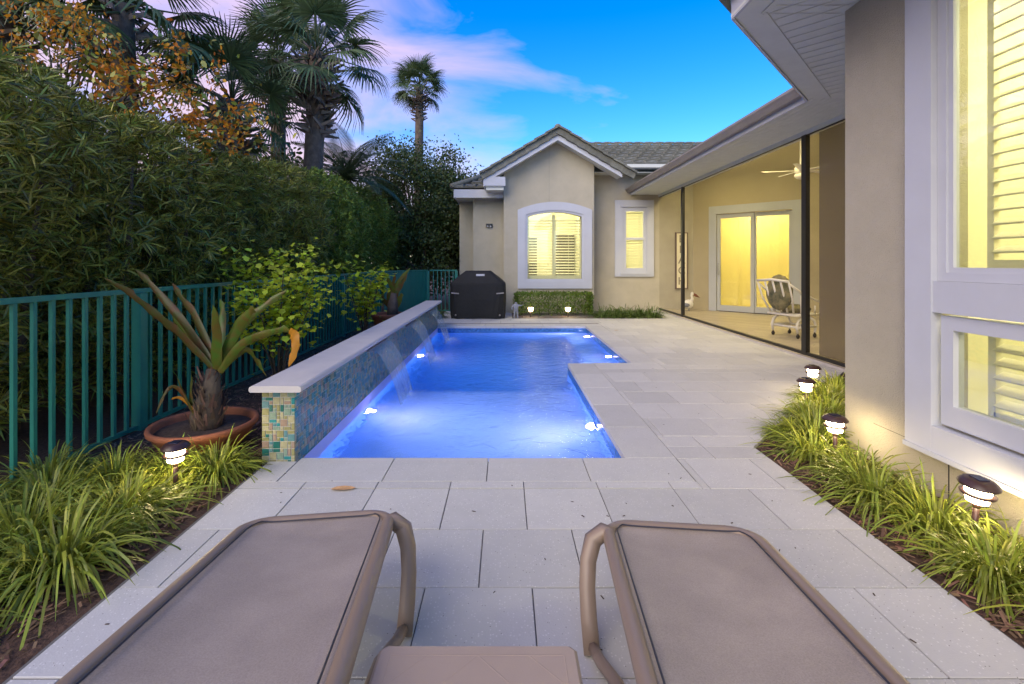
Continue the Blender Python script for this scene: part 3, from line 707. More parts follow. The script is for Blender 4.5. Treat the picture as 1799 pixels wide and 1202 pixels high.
# far wing
gx0, gx1, GY = -.045, 2.34, 12.4
ax0, ax1, az0, azs, azt = .582, 2.011, .899, 2.537, 2.658
AP, AZ, SL = 1.338, 4.62, .60
def ru(x): return AZ-SL*abs(x-AP)
def arch(x0, x1, zs, zt, n=12): return [(x0+(x1-x0)*i/n, zs+(zt-zs)*(1-(2*i/n-1)**2)) for i in range(n+1)]
A_in = arch(ax0, ax1, azs, azt)
b = MB(); b.box(gx0,ax0,GY,GY+.15,-.1,azs); b.box(ax1,gx1,GY,GY+.15,-.1,azs); b.box(ax0,ax1,GY,GY+.15,-.1,az0)
pu = [(gx0,azs)]+A_in+[(gx1,azs),(gx1,ru(gx1)),(AP,AZ),(gx0,ru(gx0))]
for i in range(len(A_in)-1):
    (xa,za),(xb,zb) = A_in[i], A_in[i+1]
    b.prism([(xa,GY,za),(xb,GY,zb),(xb,GY,ru(xb)),(xa,GY,ru(xa))], (0,.15,0))
b.prism([(gx0,GY,azs),(ax0,GY,azs),(ax0,GY,ru(ax0)),(gx0,GY,ru(gx0))], (0,.15,0))
b.prism([(ax1,GY,azs),(gx1,GY,azs),(gx1,GY,ru(gx1)),(ax1,GY,ru(ax1))], (0,.15,0))
b.box(gx0,gx0+.15,GY+.15,16,-.1,3.7); b.box(gx1-.15,gx1,GY+.15,13.0,-.1,3.9)
b.box(gx1-.15,3.30,13.0,13.15,-.1,3.75); b.box(3.85,5.25,13.0,13.15,-.1,3.75); b.box(3.30,3.85,13.0,13.15,-.1,1.13); b.box(3.30,3.85,13.0,13.15,2.78,3.75)
b.box(-.90,gx0,13.0,13.15,-.1,3.2); b.box(-.90,-.75,13.15,13.7,-.1,3.2); b.box(-1.33,-.9,13.6,13.75,-.1,3.2); b.box(-1.33,-1.18,13.75,17,-.1,3.2)
b.build('wall', M['stucco'], house)
b = MB(); b.box(1.150,1.156,GY-.0015,GY+.01,2.93,4.45); b.box(2.342,2.345,12.41,12.99,0,3.8); b.build('control_joint', M['gutter'], house)
# arched window
A_out = arch(.323, 2.277, 2.718, 2.928)
def ring(outer, inner, y0, y1, name, m, parent):
    b = MB(); n = len(outer)
    vs = [(x,y0,z) for x,z in outer]+[(x,y0,z) for x,z in inner]+[(x,y1,z) for x,z in outer]+[(x,y1,z) for x,z in inner]
    fs = []
    for i in range(n):
        j = (i+1) % n
        fs += [(i,j,n+j,n+i),(2*n+i,2*n+j,3*n+j,3*n+i),(i,j,2*n+j,2*n+i),(n+i,n+j,3*n+j,3*n+i)]
    b.add(vs, fs); return b.build(name, M[m], parent)
wo_ = [(.323,.644)]+A_out+[(2.277,.644)]; wi_ = [(ax0-.05,az0-.06)]+[(x,z+.05) for x,z in arch(ax0-.05,ax1+.05,azs,azt)]+[(ax1+.05,az0-.06)]
aw = ring(wo_, wi_, GY-.055, GY+.004, 'window', 'trim', house)
si_ = [(ax0,az0)]+A_in+[(ax1,az0)]
ring(wi_, si_, GY-.028, GY+.02, 'sash', 'trim', aw)
b = MB(); b.box(ax0,ax1,GY+.05,GY+.054,az0-.01,azt+.02); b.build('window_pane', M['glass'], aw)
b = MB()
for x0, x1 in [(ax0-.02,ax0+.04),(1.24,1.34),(ax1-.04,ax1+.02)]: b.box(x0,x1,GY+.10,GY+.13,az0,2.60)
b.box(ax0,ax1,GY+.101,GY+.129,az0-.02,az0+.09); b.box(ax0,ax1,GY+.101,GY+.129,2.42,2.46); b.box(.90,.91,GY+.09,GY+.095,az0+.1,2.45); b.box(1.67,1.68,GY+.09,GY+.095,az0+.1,2.45)
b.build('shutter_frame', M['shutter'], aw)
b = MB()
for i in range(19):
    z = az0+.13+i*.074
    for x0, x1 in [(ax0+.04,1.24),(1.34,ax1-.04)]: b.prism([(x0,GY+.095,z-.012),(x0,GY+.135,z+.018),(x1,GY+.135,z+.018),(x1,GY+.095,z-.012)], (0,0,.007))
b.build('shutter_louvres', M['shutter'], aw)
room(-.0,2.25,12.56,15.2,.05,3.1,(1.4,13.9), skip=2)
b = MB(); b.box(.75,1.0,14.9,15.15,.05,2.1); b.box(1.6,2.2,15.0,15.18,.7,2.2); b.build('dark_furniture', M['trunkwood'], house)
# small double hung window
Y2 = 13.0
sw2 = bx('window', 'trim', house, (3.026,3.24,Y2-.05,Y2+.004,.94,3.05), (3.90,4.097,Y2-.05,Y2+.004,.94,3.05), (3.24,3.90,Y2-.05,Y2+.004,2.86,3.05), (3.24,3.90,Y2-.05,Y2+.004,.94,1.05),
         (3.17,3.97,Y2-.075,Y2-.048,2.86,2.92), (3.17,3.97,Y2-.075,Y2-.048,1.0,1.06))
bx('sash', 'trim', sw2, (3.241,3.335,Y2-.025,Y2+.03,1.052,2.858), (3.812,3.899,Y2-.025,Y2+.03,1.052,2.858), (3.335,3.812,Y2-.026,Y2+.03,2.737,2.858), (3.335,3.812,Y2-.026,Y2+.03,1.052,1.177), (3.335,3.812,Y2-.02,Y2+.03,1.955,2.02))
bx('window_pane', 'glass', sw2, (3.33,3.82,Y2+.04,Y2+.044,1.17,2.75))
b = MB()
for i in range(22): b.prism([(3.31,Y2+.10,1.20+i*.07),(3.31,Y2+.12,1.25+i*.07),(3.84,Y2+.12,1.25+i*.07),(3.84,Y2+.10,1.20+i*.07)], (0,0,.006))
b.build('shutter_louvres', M['shutter'], sw2)
room(2.45,4.6,13.16,15.2,.05,3.1,(3.5,14.0), skip=2)
# junction box on the left wing
b = MB(); b.box(-.54,-.36,12.955,13.0,2.30,2.40); b.build('wall_fixture', M['black'], house)
b = MB(); b.ball((-.49,12.95,2.32),.03,8); b.ball((-.41,12.95,2.32),.03,8); b.build('wall_fixture_lamp', M['label'], house)
# gable roof
RY = 12.0
rf = MB(); 
for s, xe in ((-1,-.60),(1,3.02)):
    ze = AZ+.06-SL*abs(xe-AP)
    rf.prism([(AP,RY,AZ+.06),(xe,RY,ze),(xe,RY,ze+.03),(AP,RY,AZ+.09)], (0,4.0,0))
rf = rf.build('roof', M['rooftile'], house)
b = MB()
for s, xe in ((-1,-.56),(1,2.98)):
    zt = AZ+.055; ze = zt-SL*abs(xe-AP)
    b.prism([(AP,RY-.02,zt),(xe,RY-.02,ze),(xe,RY-.02,ze-.19),(AP,RY-.02,zt-.22)], (0,.03,0))
b.build('fascia', M['trim'], house)
b = MB()
for s, xe in ((-1,-.54),(1,2.96)):
    zt = AZ-.10; ze = zt-SL*abs(xe-AP)
    b.prism([(AP,RY+.012,zt),(xe,RY+.012,ze),(xe,RY+.012,ze-.015),(AP,RY+.012,zt-.015)], (0,.45,0))
b.box(-.56,gx0-.002,RY+.012,GY+.6,3.27,3.49); b.box(-.50,gx0-.003,RY+.05,GY+.6,3.19,3.27); b.build('soffit', M['soffit'], house)
b = MB(); b.box(-.562,-.002,RY-.021,RY+.011,3.29,3.52); b.build('fascia', M['trim'], house)
tb = MB(); tb.prism([(-.16,0,0),(.16,0,0),(.16,0,.02),(.13,0,.075),(.05,0,.055),(-.05,0,.055),(-.13,0,.075),(-.16,0,.02)], (0,.37,0))
tile_me = tb.mesh('roof_tile', M['rooftile'])
rk = MB(); rk.prism([(-.05,0,-.12),(.0,0,-.13),(.0,0,.05),(-.05,0,.05)], (0,.36,0)); rk.box(-.12,.30,0,.36,.03,.075)
rk_me = rk.mesh('rake_tile', M['rooftile'])
for s in (-1,1):
    ang = math.atan(SL)
    for i in range(7):
        d0 = .02+i*.325; 
        if s == 1 and i > 6: continue
        x = AP+s*(d0+.33)*math.cos(ang); z = AZ+.10-(d0+.33)*math.sin(ang)
        o = link('rake_tile', rk_me, rf)
        # local y runs up the slope, local x back into the roof
        up = Vector((-s*math.cos(ang),0,math.sin(ang))); back = Vector((0,1,0)); nn = Vector((s*math.sin(ang),0,math.cos(ang)))
        up2 = (up+nn*-.12).normalized()
        mt = Matrix(((back.x,up2.x,nn.x,x),(back.y,up2.y,nn.y,RY-.03),(back.z,up2.z,nn.z,z+.03),(0,0,0,1)))
        o.matrix_local = mt
b = MB(); b.tube([(AP,RY-.04,AZ+.16),(AP,RY+.5,AZ+.16)],.09,10); b.build('ridge_tile', M['rooftile'], rf)
# main roof to the right and low roof to the left
def slope(x0, x1, y0, z0, pitch, rows, hip=0):
    a = math.atan(pitch)
    for r in range(rows):
        n = int((x1-x0)/.325)
        for c in range(n+1):
            x = x0+.16+c*.325+(.16 if r % 2 else 0)
            if hip and x-.1 < x0+(r*.33*math.cos(a)): continue
            o = link('roof_tile', tile_me, rf)
            o.matrix_local = Matrix.Translation((x, y0+r*.33*math.cos(a), z0+r*.33*math.sin(a)+.02)) @ Matrix.Rotation(a-.19, 4, 'X')
slope(2.1, 6.2, 12.55, 3.95, .5, 8)
b = MB(); b.add([(2.4,12.6,3.88),(6.4,12.6,3.88),(6.4,14.8,4.98),(2.4,14.8,4.98),(6.4,17,3.9),(2.4,17,3.9)], [(0,1,2,3),(3,2,4,5)]); b.build('roof', M['rooftile'], house)
b = MB(); b.box(3.05,4.6,12.5,12.6,3.83,3.93); b.build('fascia', M['trim'], house)
b = MB(); b.box(2.97,4.6,12.44,12.498,3.85,3.94); b.build('gutter', M['soffit'], house)
b = MB(); b.box(2.35,4.6,12.6,13.0,3.74,3.76); b.build('soffit', M['soffit'], house)
slope(-1.42, -.1, 12.50, 3.30, .5, 4, hip=1)
b = MB(); b.add([(-1.42,12.52,3.27),(0,12.52,3.27),(0,14.5,4.26),(-.43,14.5,4.26),(-1.42,17,3.27),(-.43,17,4.2)], [(0,1,2,3),(0,3,5,4)]); b.build('roof', M['rooftile'], house)
b = MB(); b.box(-1.38,gx0-.01,12.52,12.55,3.06,3.28); b.box(-1.38,-1.35,12.55,17,3.06,3.28); b.build('fascia', M['trim'], house)
b = MB(); b.box(-1.35,gx0-.01,12.551,13.6,3.08,3.10); b.build('soffit', M['soffit'], house)
b = MB(); b.tube([(-1.44,12.48,3.36),(-.9,13.05,3.64),(-.4,13.55,3.92)],.07,8); b.build('ridge_tile', M['rooftile'], rf)

# porch (screened)
b = MB(); b.add([(4.18,5.15,.035),(9.6,5.15,.035),(9.6,8.6,.035),(5.2,13.0,.035),(4.18,13.0,.035)], [(0,1,2,3,4)]); b.build('porch_floor', M['plank'], house)
b = MB(); b.box(4.17,4.30,5.15,13.0,-.05,.03); b.build('kerb', M['coping'], house)
def zce(x): return 3.5+.37*(x-4.3)
b = MB(); b.add([(x,y_,zce(x)) for x,y_ in [(4.3,5.1),(9.7,5.1),(9.7,8.7),(5.1,13.1),(4.3,13.1)]], [(0,1,2,3,4)]); pc = b.build('porch_ceiling', M['soffit'], house)
for x, y_ in [(4.75,6.6),(4.75,8.8),(4.75,11.0),(7.2,8.2)]:  # added glowing discs, out of view, to brighten the porch; no known fittings
    b = MB(); b.lathe([(.11,-.03),(.11,-.015)], c=(x,y_,zce(x))); b.build('added_fill_disc', M['porch_fill'], pc)
b = MB(); b.box(4.22,4.36,5.15,12.99,3.14,3.49); b.build('header_beam', M['soffit'], house)
q2 = .70710678
TD = Matrix(((q2,q2,0,5.2),(-q2,q2,0,13.0),(0,0,1,0),(0,0,0,1)))
b = MB(); b.T = TD
for u0, u1, zb_ in ((-.1,.63,0),(2.41,6.3,0),(.63,2.41,2.62)):
    b.prism([(u0,0,zb_),(u1,0,zb_),(u1,0,zce(5.2+q2*u1)+.01),(u0,0,zce(5.2+q2*u0)+.01)], (0,.15,0))
b.T = None
b.box(9.6,9.75,5.1,8.7,0,5.46); b.prism([(4.36,5.0,0),(9.7,5.0,0),(9.7,5.0,5.49),(4.36,5.0,3.51)], (0,.15,0)); b.build('porch_wall', M['lanaiwall'], house)
dr = MB(); dr.T = TD
for q in [(.438,.63,-.04,.02,.04,2.83),(2.41,2.6,-.04,.02,.04,2.83),(.63,2.41,-.04,.02,2.62,2.83)]: dr.box(*q)
dr = dr.build('sliding_door', M['trim'], house)
for u0, u1, yy in [(.632,1.55,.02),(1.50,2.408,.065)]:
    b = MB(); b.T = TD
    for q in [(u0,u0+.085,yy,yy+.04,.05,2.61),(u1-.085,u1,yy,yy+.04,.05,2.61),(u0+.085,u1-.085,yy,yy+.04,2.50,2.61),(u0+.085,u1-.085,yy,yy+.04,.05,.20)]: b.box(*q)
    b.build('door_panel', M['trim'], dr)
    b = MB(); b.T = TD; b.box(u0+.08,u1-.08,yy+.015,yy+.02,.19,2.51); b.build('door_pane', M['glass'], dr)
b = MB(); b.T = TD; b.tube([(.68,-.0,1.0),(.68,-.05,1.02),(.68,-.05,1.28),(.68,0,1.3)],.012,6); b.build('door_handle', M['label'], dr)
room(-.2,3.3,.16,2.2,.04,2.9,(1.5,1.2), T=TD, skip=2)
b = MB(); b.T = TD
dv = []
for i in range(121):
    u_ = .58+i*.0156
    yv = .42+.002*math.sin(i*.5)+.002*math.sin(i*.17)
    dv += [(u_,yv,.05),(u_,yv,2.70)]
b.add(dv, [(2*i,2*i+2,2*i+3,2*i+1) for i in range(120)], 0, True)
b.build('drape', leaf_mat('gold_drape', (.86,.70,.30), .01, .6, .9), dr)
# screen wall frame
SX = 4.25
bx('screen_post', 'black', house, (SX-.03,SX+.03,6.60,6.70,.03,3.14)); bx('screen_post', 'black', house, (SX-.03,SX+.03,11.2,11.3,.03,3.14))
bx('screen_rail', 'black', house, (SX-.025,SX+.025,5.2,6.6,.03,.075), (SX-.025,SX+.025,6.7,11.2,.03,.075), (SX-.025,SX+.025,11.3,12.97,.03,.075))
bx('screen_rail', 'black', house, (SX-.012,SX+.012,5.2,6.6,3.125,3.139), (SX-.012,SX+.012,6.7,11.2,3.125,3.139), (SX-.012,SX+.012,11.3,12.97,3.125,3.139))
for ya, yb in [(5.2,6.6),(6.7,11.2),(11.3,12.97)]:
    b = MB(); b.add([(SX,ya,.075),(SX,yb,.075),(SX,yb,3.125),(SX,ya,3.125)], [(0,1,2,3)]); b.build('screen_panel', M['screen'], house)
b = MB(); b.add([(SX+.04,5.2,.075),(SX+.04,6.42,.075),(SX+.04,6.42,3.12),(SX+.04,5.2,3.12)], [(0,1,2,3)]); b.build('solar_shade', M['shade'], house)
# porch contents
def text_obj(ch, size, parent, T, m):
    cu = bpy.data.curves.new('letter', 'FONT'); cu.body = ch; cu.size = size; cu.align_x = 'CENTER'; cu.extrude = .006; cu.materials.append(m)
    tmp = bpy.data.objects.new('letter_curve', cu); col.objects.link(tmp)
    me_ = bpy.data.meshes.new_from_object(tmp.evaluated_get(bpy.context.evaluated_depsgraph_get())); bpy.data.objects.remove(tmp)
    o = link('letter', me_, parent); o.matrix_local = T; return o
sg = empty('beach_sign', (4.86,12.97,1.38)); tag(sg, 'tall white framed board reading BEACH on the porch wall', 'sign')
b = MB(); b.box(-.14,.14,-.02,.028,-.75,.75); b.build('board', M['shutter'], sg)
b = MB()
for q in [(-.17,-.14,-.035,.028,-.78,.78),(.14,.17,-.035,.028,-.78,.78),(-.14,.14,-.035,.028,.75,.78),(-.14,.14,-.035,.028,-.78,-.75)]: b.box(*q)
b.build('frame', M['boot'], sg)
for i, ch in enumerate('BEACH'):
    text_obj(ch, .30, sg, Matrix.Translation((0,-.027,.50-i*.29)) @ Matrix.Rotation(R(90),4,'X'), M['lettertan'])
pe = empty('pelican_figure', (4.93,12.55,.035)); pe.scale = (.78,.78,.85); tag(pe, 'white pelican figurine standing by the porch wall under the sign', 'figurine')
b = MB(); b.ball((-.05,0,.22),.15,12,sq=(1.15,.8,.95)); b.tube([(.03,0,.28),(.09,0,.40),(.05,0,.48),(.07,0,.53)],[.075,.045,.035,.045],10); b.ball((.08,0,.54),.055,10); b.build('body', M['whitepaint'], pe)
b = MB(); b.tube([(.10,0,.54),(.20,0,.49),(.33,0,.42)],[.035,.045,.006],8); b.build('beak', M['terracotta'], pe)
b = MB(); b.ball((-.10,0,.20),.13,10,sq=(1.1,1.0,.75)); b.tube([(-.04,.04,0),(-.04,.04,.12)],.012,6); b.tube([(-.04,-.04,0),(-.04,-.04,.12)],.012,6); b.build('wing', M['statue'], pe)
fan = empty('ceiling_fan', (5.72,9.1,3.50)); tag(fan, 'white five bladed ceiling fan hanging in the porch', 'ceiling fan')
b = MB(); b.lathe([(.06,.52),(.06,.45),(.015,.44),(.015,-.30),(.10,-.32),(.11,-.42),(.05,-.45)]); b.build('motor', M['whitepaint'], fan)
bl = MB(); bl.add([(.10,-.03,-.37),(.66,-.065,-.355),(.68,.0,-.36),(.66,.065,-.385),(.10,.03,-.385),(.10,-.03,-.378),(.66,-.065,-.363),(.68,.0,-.368),(.66,.065,-.393),(.10,.03,-.393)], [(0,1,2,3,4),(9,8,7,6,5),(0,5,6,1),(1,6,7,2),(2,7,8,3),(3,8,9,4),(4,9,5,0)])
bm_ = bl.mesh('blade', M['whitepaint'])
for i in range(5): o = link('blade', bm_, fan); o.rotation_euler = (0,0,i*2*math.pi/5+.3)
b = MB(); b.lathe([(.10,-.452),(.11,-.49),(.07,-.54),(.01,-.555)]); b.build('lamp_globe', M['whitepaint'], fan)
ch = empty('porch_chair', (5.08,8.28,.036), R(20)); tag(ch, 'white rattan caster chair with floral cushions in the porch', 'chair')
for sx in (-1,1):
    for sy in (-1,1):
        b = MB(); b.tube([(sx*.20,sy*.24,.09),(sx*.23,sy*.24,.20),(sx*.19,sy*.24,.30),(sx*.08,sy*.24,.36)],.022,8); lg = b.build('leg', M['whitepaint'], ch)
        b = MB(); b.ball((sx*.20,sy*.24,.04),.04,8,sq=(1,.6,1)); b.tube([(sx*.20,sy*.24,.05),(sx*.20,sy*.24,.10)],.012,6); b.build('caster', M['rubber'], lg)
b = MB()
for sy in (-1,1):
    b.tube([(-.22,sy*.24,.19),(.23,sy*.24,.19)],.022,8); b.tube([(-.30,sy*.26,.40),(.30,sy*.26,.40)],.022,8)
for x in (-.30,.30,-.1,.1): b.tube([(x,-.26,.40),(x,.26,.40)],.018,8)
b.tube([(-.2,-.24,.19),(-.2,.24,.19)],.018,8); b.tube([(.2,-.24,.19),(.2,.24,.19)],.018,8); b.build('seat_frame', M['whitepaint'], ch)
b = MB()
for yy in (-.28,-.14,0,.14,.28): b.tube([(-.28,yy*.8,.42),(-.40,yy*1.05,.70),(-.50,yy*1.1,.98)],.016,8)
b.tube([(-.50,-.31,.98),(-.53,0,1.01),(-.50,.31,.98)],.022,8); b.build('backrest', M['whitepaint'], ch)
for sy in (-1,1):
    b = MB(); b.tube([(-.47,sy*.31,.93),(-.25,sy*.33,.80),(.10,sy*.33,.66),(.30,sy*.31,.60),(.33,sy*.28,.50),(.28,sy*.26,.40)],.02,8)
    for x in (-.15,.02,.18): b.tube([(x,sy*.26,.41),(x-.08,sy*.32,.74-.18*(x+.15)/.33)],.014,6)
    b.build('armrest', M['whitepaint'], ch)
b = MB(); b.ball((.0,0,.49),.28,14,sq=(1.05,.9,.28)); b.ball((-.34,0,.78),.30,14,sq=(.36,.85,1.05)); b.build('cushion', M['cushion'], ch)

# ------------------------------------------------------------------ fence
def fence_run(root, pts, spacing, posts, zb=-.06, zt=1.13):
    pm = MB(); pm.box(-.012,.012,-.012,.012,0,zt-.03-zb-.06); pme = pm.mesh('picket', M['fence'])
    for a, c in zip(pts[:-1], pts[1:]):
        a, c = Vector((*a,0)), Vector((*c,0)); d = c-a; n = int(d.length/spacing); ang = math.atan2(d.y,d.x)
        for z0, z1, wd in [(zt-.035,zt,.019),(zb+.05,zb+.08,.016)]:
            b = MB(); b.T = Matrix.Translation(a) @ Matrix.Rotation(ang,4,'Z'); b.box(0,d.length,-wd,wd,z0,z1); b.build('rail', M['fence'], root)
        for i in range(1,n):
            p = a+d*(i/n); o = link('picket', pme, root); o.location = (p.x,p.y,zb+.055); o.rotation_euler = (0,0,ang)
    for x, y_ in posts:
        b = MB(); b.box(x-.038,x+.038,y_-.038,y_+.038,zb,zt-.036); b.build('post', M['fence'], root)
f1 = empty('picket_fence'); tag(f1, 'long green metal picket fence in front of the tall hedge', 'fence')
fence_run(f1, [(-3.0,1.4),(-3.0,11.4)], .1205, [(-3.0,1.45),(-3.0,3.85),(-3.0,6.25),(-3.0,8.65),(-3.0,11.05)])
f2 = empty('green_gate'); tag(f2, 'solid green gate section at the far turn of the fence', 'gate')
fence_run(f2, [(-2.98,11.45),(-2.16,12.98)], .06, [(-2.14,13.0)])
b = MB(); b.prism([(-2.96,11.47,.0),(-2.18,12.94,.0),(-2.185,12.945,.0),(-2.965,11.475,.0)], (0,0,1.08)); b.build('panel', M['fence'], f2)
f3 = empty('picket_fence'); tag(f3, 'short green picket fence between the gate and the house', 'fence')
fence_run(f3, [(-2.10,13.0),(-1.34,13.0)], .105, [(-1.36,13.0)])

# ------------------------------------------------------------------ loungers and table
def lounger(label, fx, fy, yaw, pitch, inner):
    root = empty('sun_lounger', (fx,fy,0), yaw); tag(root, label, 'sun lounger', 'sun loungers by the pool')
    W, ZF = .275, .33
    def zc(u): return ZF-.02-pitch*u if u > -1.15 else (ZF-.02+pitch*1.15+(u+1.15)*.30 if u > -1.4 else ZF-.02+pitch*1.15-.075-(u+1.4)*.35)
    us = [-1.95+.05*i for i in range(37)]; rc = .10
    left = [(-W,u,zc(u)) for u in us if u < -rc]
    path = left+[(-W+rc*(1-math.cos(a)), -rc+rc*math.sin(a), zc(-rc*(1-math.sin(a)))) for a in [R(15*i) for i in range(7)]]
    path += [(x,0,zc(0)) for x in (-.1,0,.1)]
    path += [(-p[0],p[1],p[2]) for p in reversed(path[:-3])]
    pr = [(-.026,-.03),(.026,-.03),(.03,-.022),(.03,.012),(.022,.022),(-.004,.024),(-.020,.020),(-.028,.010),(-.03,-.02)]
    pr = [(a*.7,c*.8) for a,c in pr]; b = MB(); b.sweep(path, pr, (0,0,1)); b.build('frame', M['resin'], root)
    b = MB(); b.tube([(x*(1-.032/W) if abs(x) > .1 else x, min(u,-.028), z+.016) for x,u,z in path],.0028,6); b.build('piping', M['piping'], root)
    nu, nv = 45, 12; vs = []
    for i in range(nu+1):
        u = -1.93+(1.93-.02)*i/nu
        e = W-.02; dd = max(0, u+rc); e = W-rc-.0+math.sqrt(max(0,(rc-.015)**2-dd*dd)) if u > -rc else W-.015
        for j in range(nv+1):
            x = -e+2*e*j/nv; vs.append((x,u,zc(u)+.008-.022*(1-(x/W)**2)*min(1,max(0,-u/.12))))
    b = MB(); b.add(vs, [(i*(nv+1)+j,i*(nv+1)+j+1,(i+1)*(nv+1)+j+1,(i+1)*(nv+1)+j) for i in range(nu) for j in range(nv)], 0, True); b.build('sling', M['sling'], root)
    lp = [(-.026,-.017),(.026,-.017),(.029,0),(.026,.017),(-.026,.017),(-.029,0)]
    for sx in (-1,1):
        e_ = 1.0 if sx == inner else -.25
        pts = [(sx*(W-.02),-.085,ZF-.022 if e_ > 0 else ZF-.04),(sx*(W+.02*e_),-.065,ZF-.015 if e_ > 0 else ZF-.045),(sx*(W+.058*e_),-.075,ZF-.04),(sx*(W+.078*e_),-.105,ZF-.10),(sx*(W+.084*e_),-.15,ZF-.17),(sx*(W+.082*e_),-.20,ZF-.245),(sx*(W+.074*e_),-.255,.0)]
        b = MB(); b.sweep(pts, [(a*1.0,c*1.3) for a,c in lp], [(0,1,.3)]*len(pts)); b.build('leg', M['resin'], root)
        pts = [(sx*(W-.0),-1.30,zc(-1.3)-.01),(sx*(W+.05),-1.33,.30),(sx*(W+.06),-1.4,.12),(sx*(W+.05),-1.45,0)]
        b = MB(); b.sweep(pts, lp, [(0,1,.3)]*len(pts)); b.build('leg', M['resin'], root)
    for sx in (-1,1):
        e_ = .074 if sx == inner else -.02
        b = MB(); b.tube([(sx*(W+e_),-.24,.02),(sx*(W+e_-.02),-.34,.05),(sx*(W+e_-.06),-.48,.10),(sx*(W-.02),-.75,.14),(sx*(W-.0),-1.40,.02)],.019,8); b.build('skid', M['resin'], root)
lounger('taupe sling lounger on the side of the mosaic pool wall', -.745, 1.90, R(7.5), .185, 1)
lounger('taupe sling lounger on the side of the stucco wall', .672, 1.83, R(-6), .14, -1)
tb_ = empty('side_table', (-.066,.93,0)); tag(tb_, 'small tan resin side table between the two loungers', 'table')
b = MB(); b.slab([(-.238,-.20),(-.225,-.213),(.225,-.213),(.238,-.20),(.238,.20),(.225,.213),(-.225,.213),(-.238,.20)], .395, .42, .008); top = b.build('table_top', M['resin2'], tb_)
b = MB()
def groove(x0,y0,x1,y1):
    d = Vector((x1-x0,y1-y0)).normalized(); n = Vector((-d.y,d.x))*.0022
    b.add([(x0-n.x,y0-n.y,.4202),(x1-n.x,y1-n.y,.4202),(x1,y1,.4207),(x0,y0,.4207),(x0+n.x,y0+n.y,.4202),(x1+n.x,y1+n.y,.4202)], [(0,1,2,3),(3,2,5,4)])
for x0,y0,x1,y1 in [(-.205,.18,.205,.18),(-.205,-.18,.205,-.18),(-.205,-.18,-.205,.18),(.205,-.18,.205,.18)]: groove(x0,y0,x1,y1)
for k in (-.30,-.18,.18,.30):
    for s in (-1,1):
        xa, xb = k-.18*s, k+.18*s; pts = [(xa,-.18),(xb,.18)]
        lo, hi = -.205, .205
        t0, t1 = 0, 1
        for lim, sg_ in ((lo,1),(hi,-1)):
            fa, fb = sg_*(xa-lim), sg_*(xb-lim)
            if fa < 0 and fb < 0: t0 = 2
            elif fa < 0: t0 = max(t0, fa/(fa-fb))
            elif fb < 0: t1 = min(t1, fa/(fa-fb))
        if t0 < t1: groove(xa+(xb-xa)*t0,-.18+.36*t0,xa+(xb-xa)*t1,-.18+.36*t1)
b.build('lattice_ridge', M['resin2'], top)
for sx in (-1,1):
    for sy in (-1,1):
        b = MB(); b.tube([(sx*.20,sy*.17,.40),(sx*.215,sy*.18,.2),(sx*.22,sy*.19,0)],[.024,.02,.018],8); b.build('leg', M['resin2'], tb_)

# ------------------------------------------------------------------ garden lights
def path_light(label, x, y_, z, h, s=1.0, tilt=0):
    root = empty('path_light', (x,y_,z)); root.rotation_euler = (tilt,tilt*.5,0); tag(root, label, 'path light', 'solar path lights')
    b = MB(); b.lathe([(.013,-.05),(.013,h-.11)], n=10); b.build('stake', M['bronze'], root)
    b = MB(); b.lathe([(.030*s,h-.110),(.052*s,h-.102),(.060*s,h-.072)], n=20); b.build('lens', M['lamp_warm'], root)
    b = MB(); b.lathe([(.058*s,h-.072),(.082*s,h-.071),(.085*s,h-.062),(.058*s,h-.060)], n=24); b.build('ring', M['bronze'], root)
    b = MB(); b.lathe([(.060*s,h-.060),(.066*s,h-.028)], n=20); b.build('lens', M['lamp_warm'], root)
    b = MB(); b.lathe([(.06*s,h-.028),(.096*s,h-.026),(.098*s,h-.018),(.090*s,h-.014),(.088*s,h-.008),(.078*s,h-.004),(.074*s,h+.002),(.055*s,h+.007),(.02*s,h+.009)], n=28); cp = b.build('cap', M['bronze'], root)
    b = MB(); b.T = Matrix.Translation((0,0,h+.009)); b.box(-.032*s,.032*s,-.032*s,.032*s,-.004,.003); b.build('solar_panel', M['solar'], cp)
    if h > .2: b = MB(); b.lathe([(.016*s,h-.135),(.03*s,h-.110)], n=14); b.build('collar', M['bronze'], root)
path_light('lit path light in front of the terracotta bowl beside the mosaic wall', -1.96, 2.79, -.02, .29, .78)
path_light('lit path light under the sill of the big white framed window', 2.235, 2.25, -.02, .335, .80, R(4))
path_light('lit path light against the stucco corner of the house', 2.26, 3.22, -.02, .31, .80)
path_light('lit path light on the paving edge of the angled bed', 2.74, 4.28, -.02, .30, .78)
path_light('lit path light deepest in the angled bed toward the porch screen', 3.18, 4.86, -.02, .29, .78)
def spot(label, x, y_):
    root = empty('garden_spotlight', (x,y_,-.015)); tag(root, label, 'garden light', 'garden spotlights under the low hedge')
    b = MB(); b.lathe([(.012,-.03),(.012,.15)], n=8); b.build('stake', M['bronze'], root)
    b = MB(); b.lathe([(.03,.15),(.045,.16),(.062,.235),(.066,.24)], n=16); b.build('lamp_cup', M['lamp_bulb'], root)
spot('glowing cup light in front of the hedge near the grey statue', .62, 11.5)
spot('glowing cup light in front of the hedge near its porch end', 1.53, 11.5)

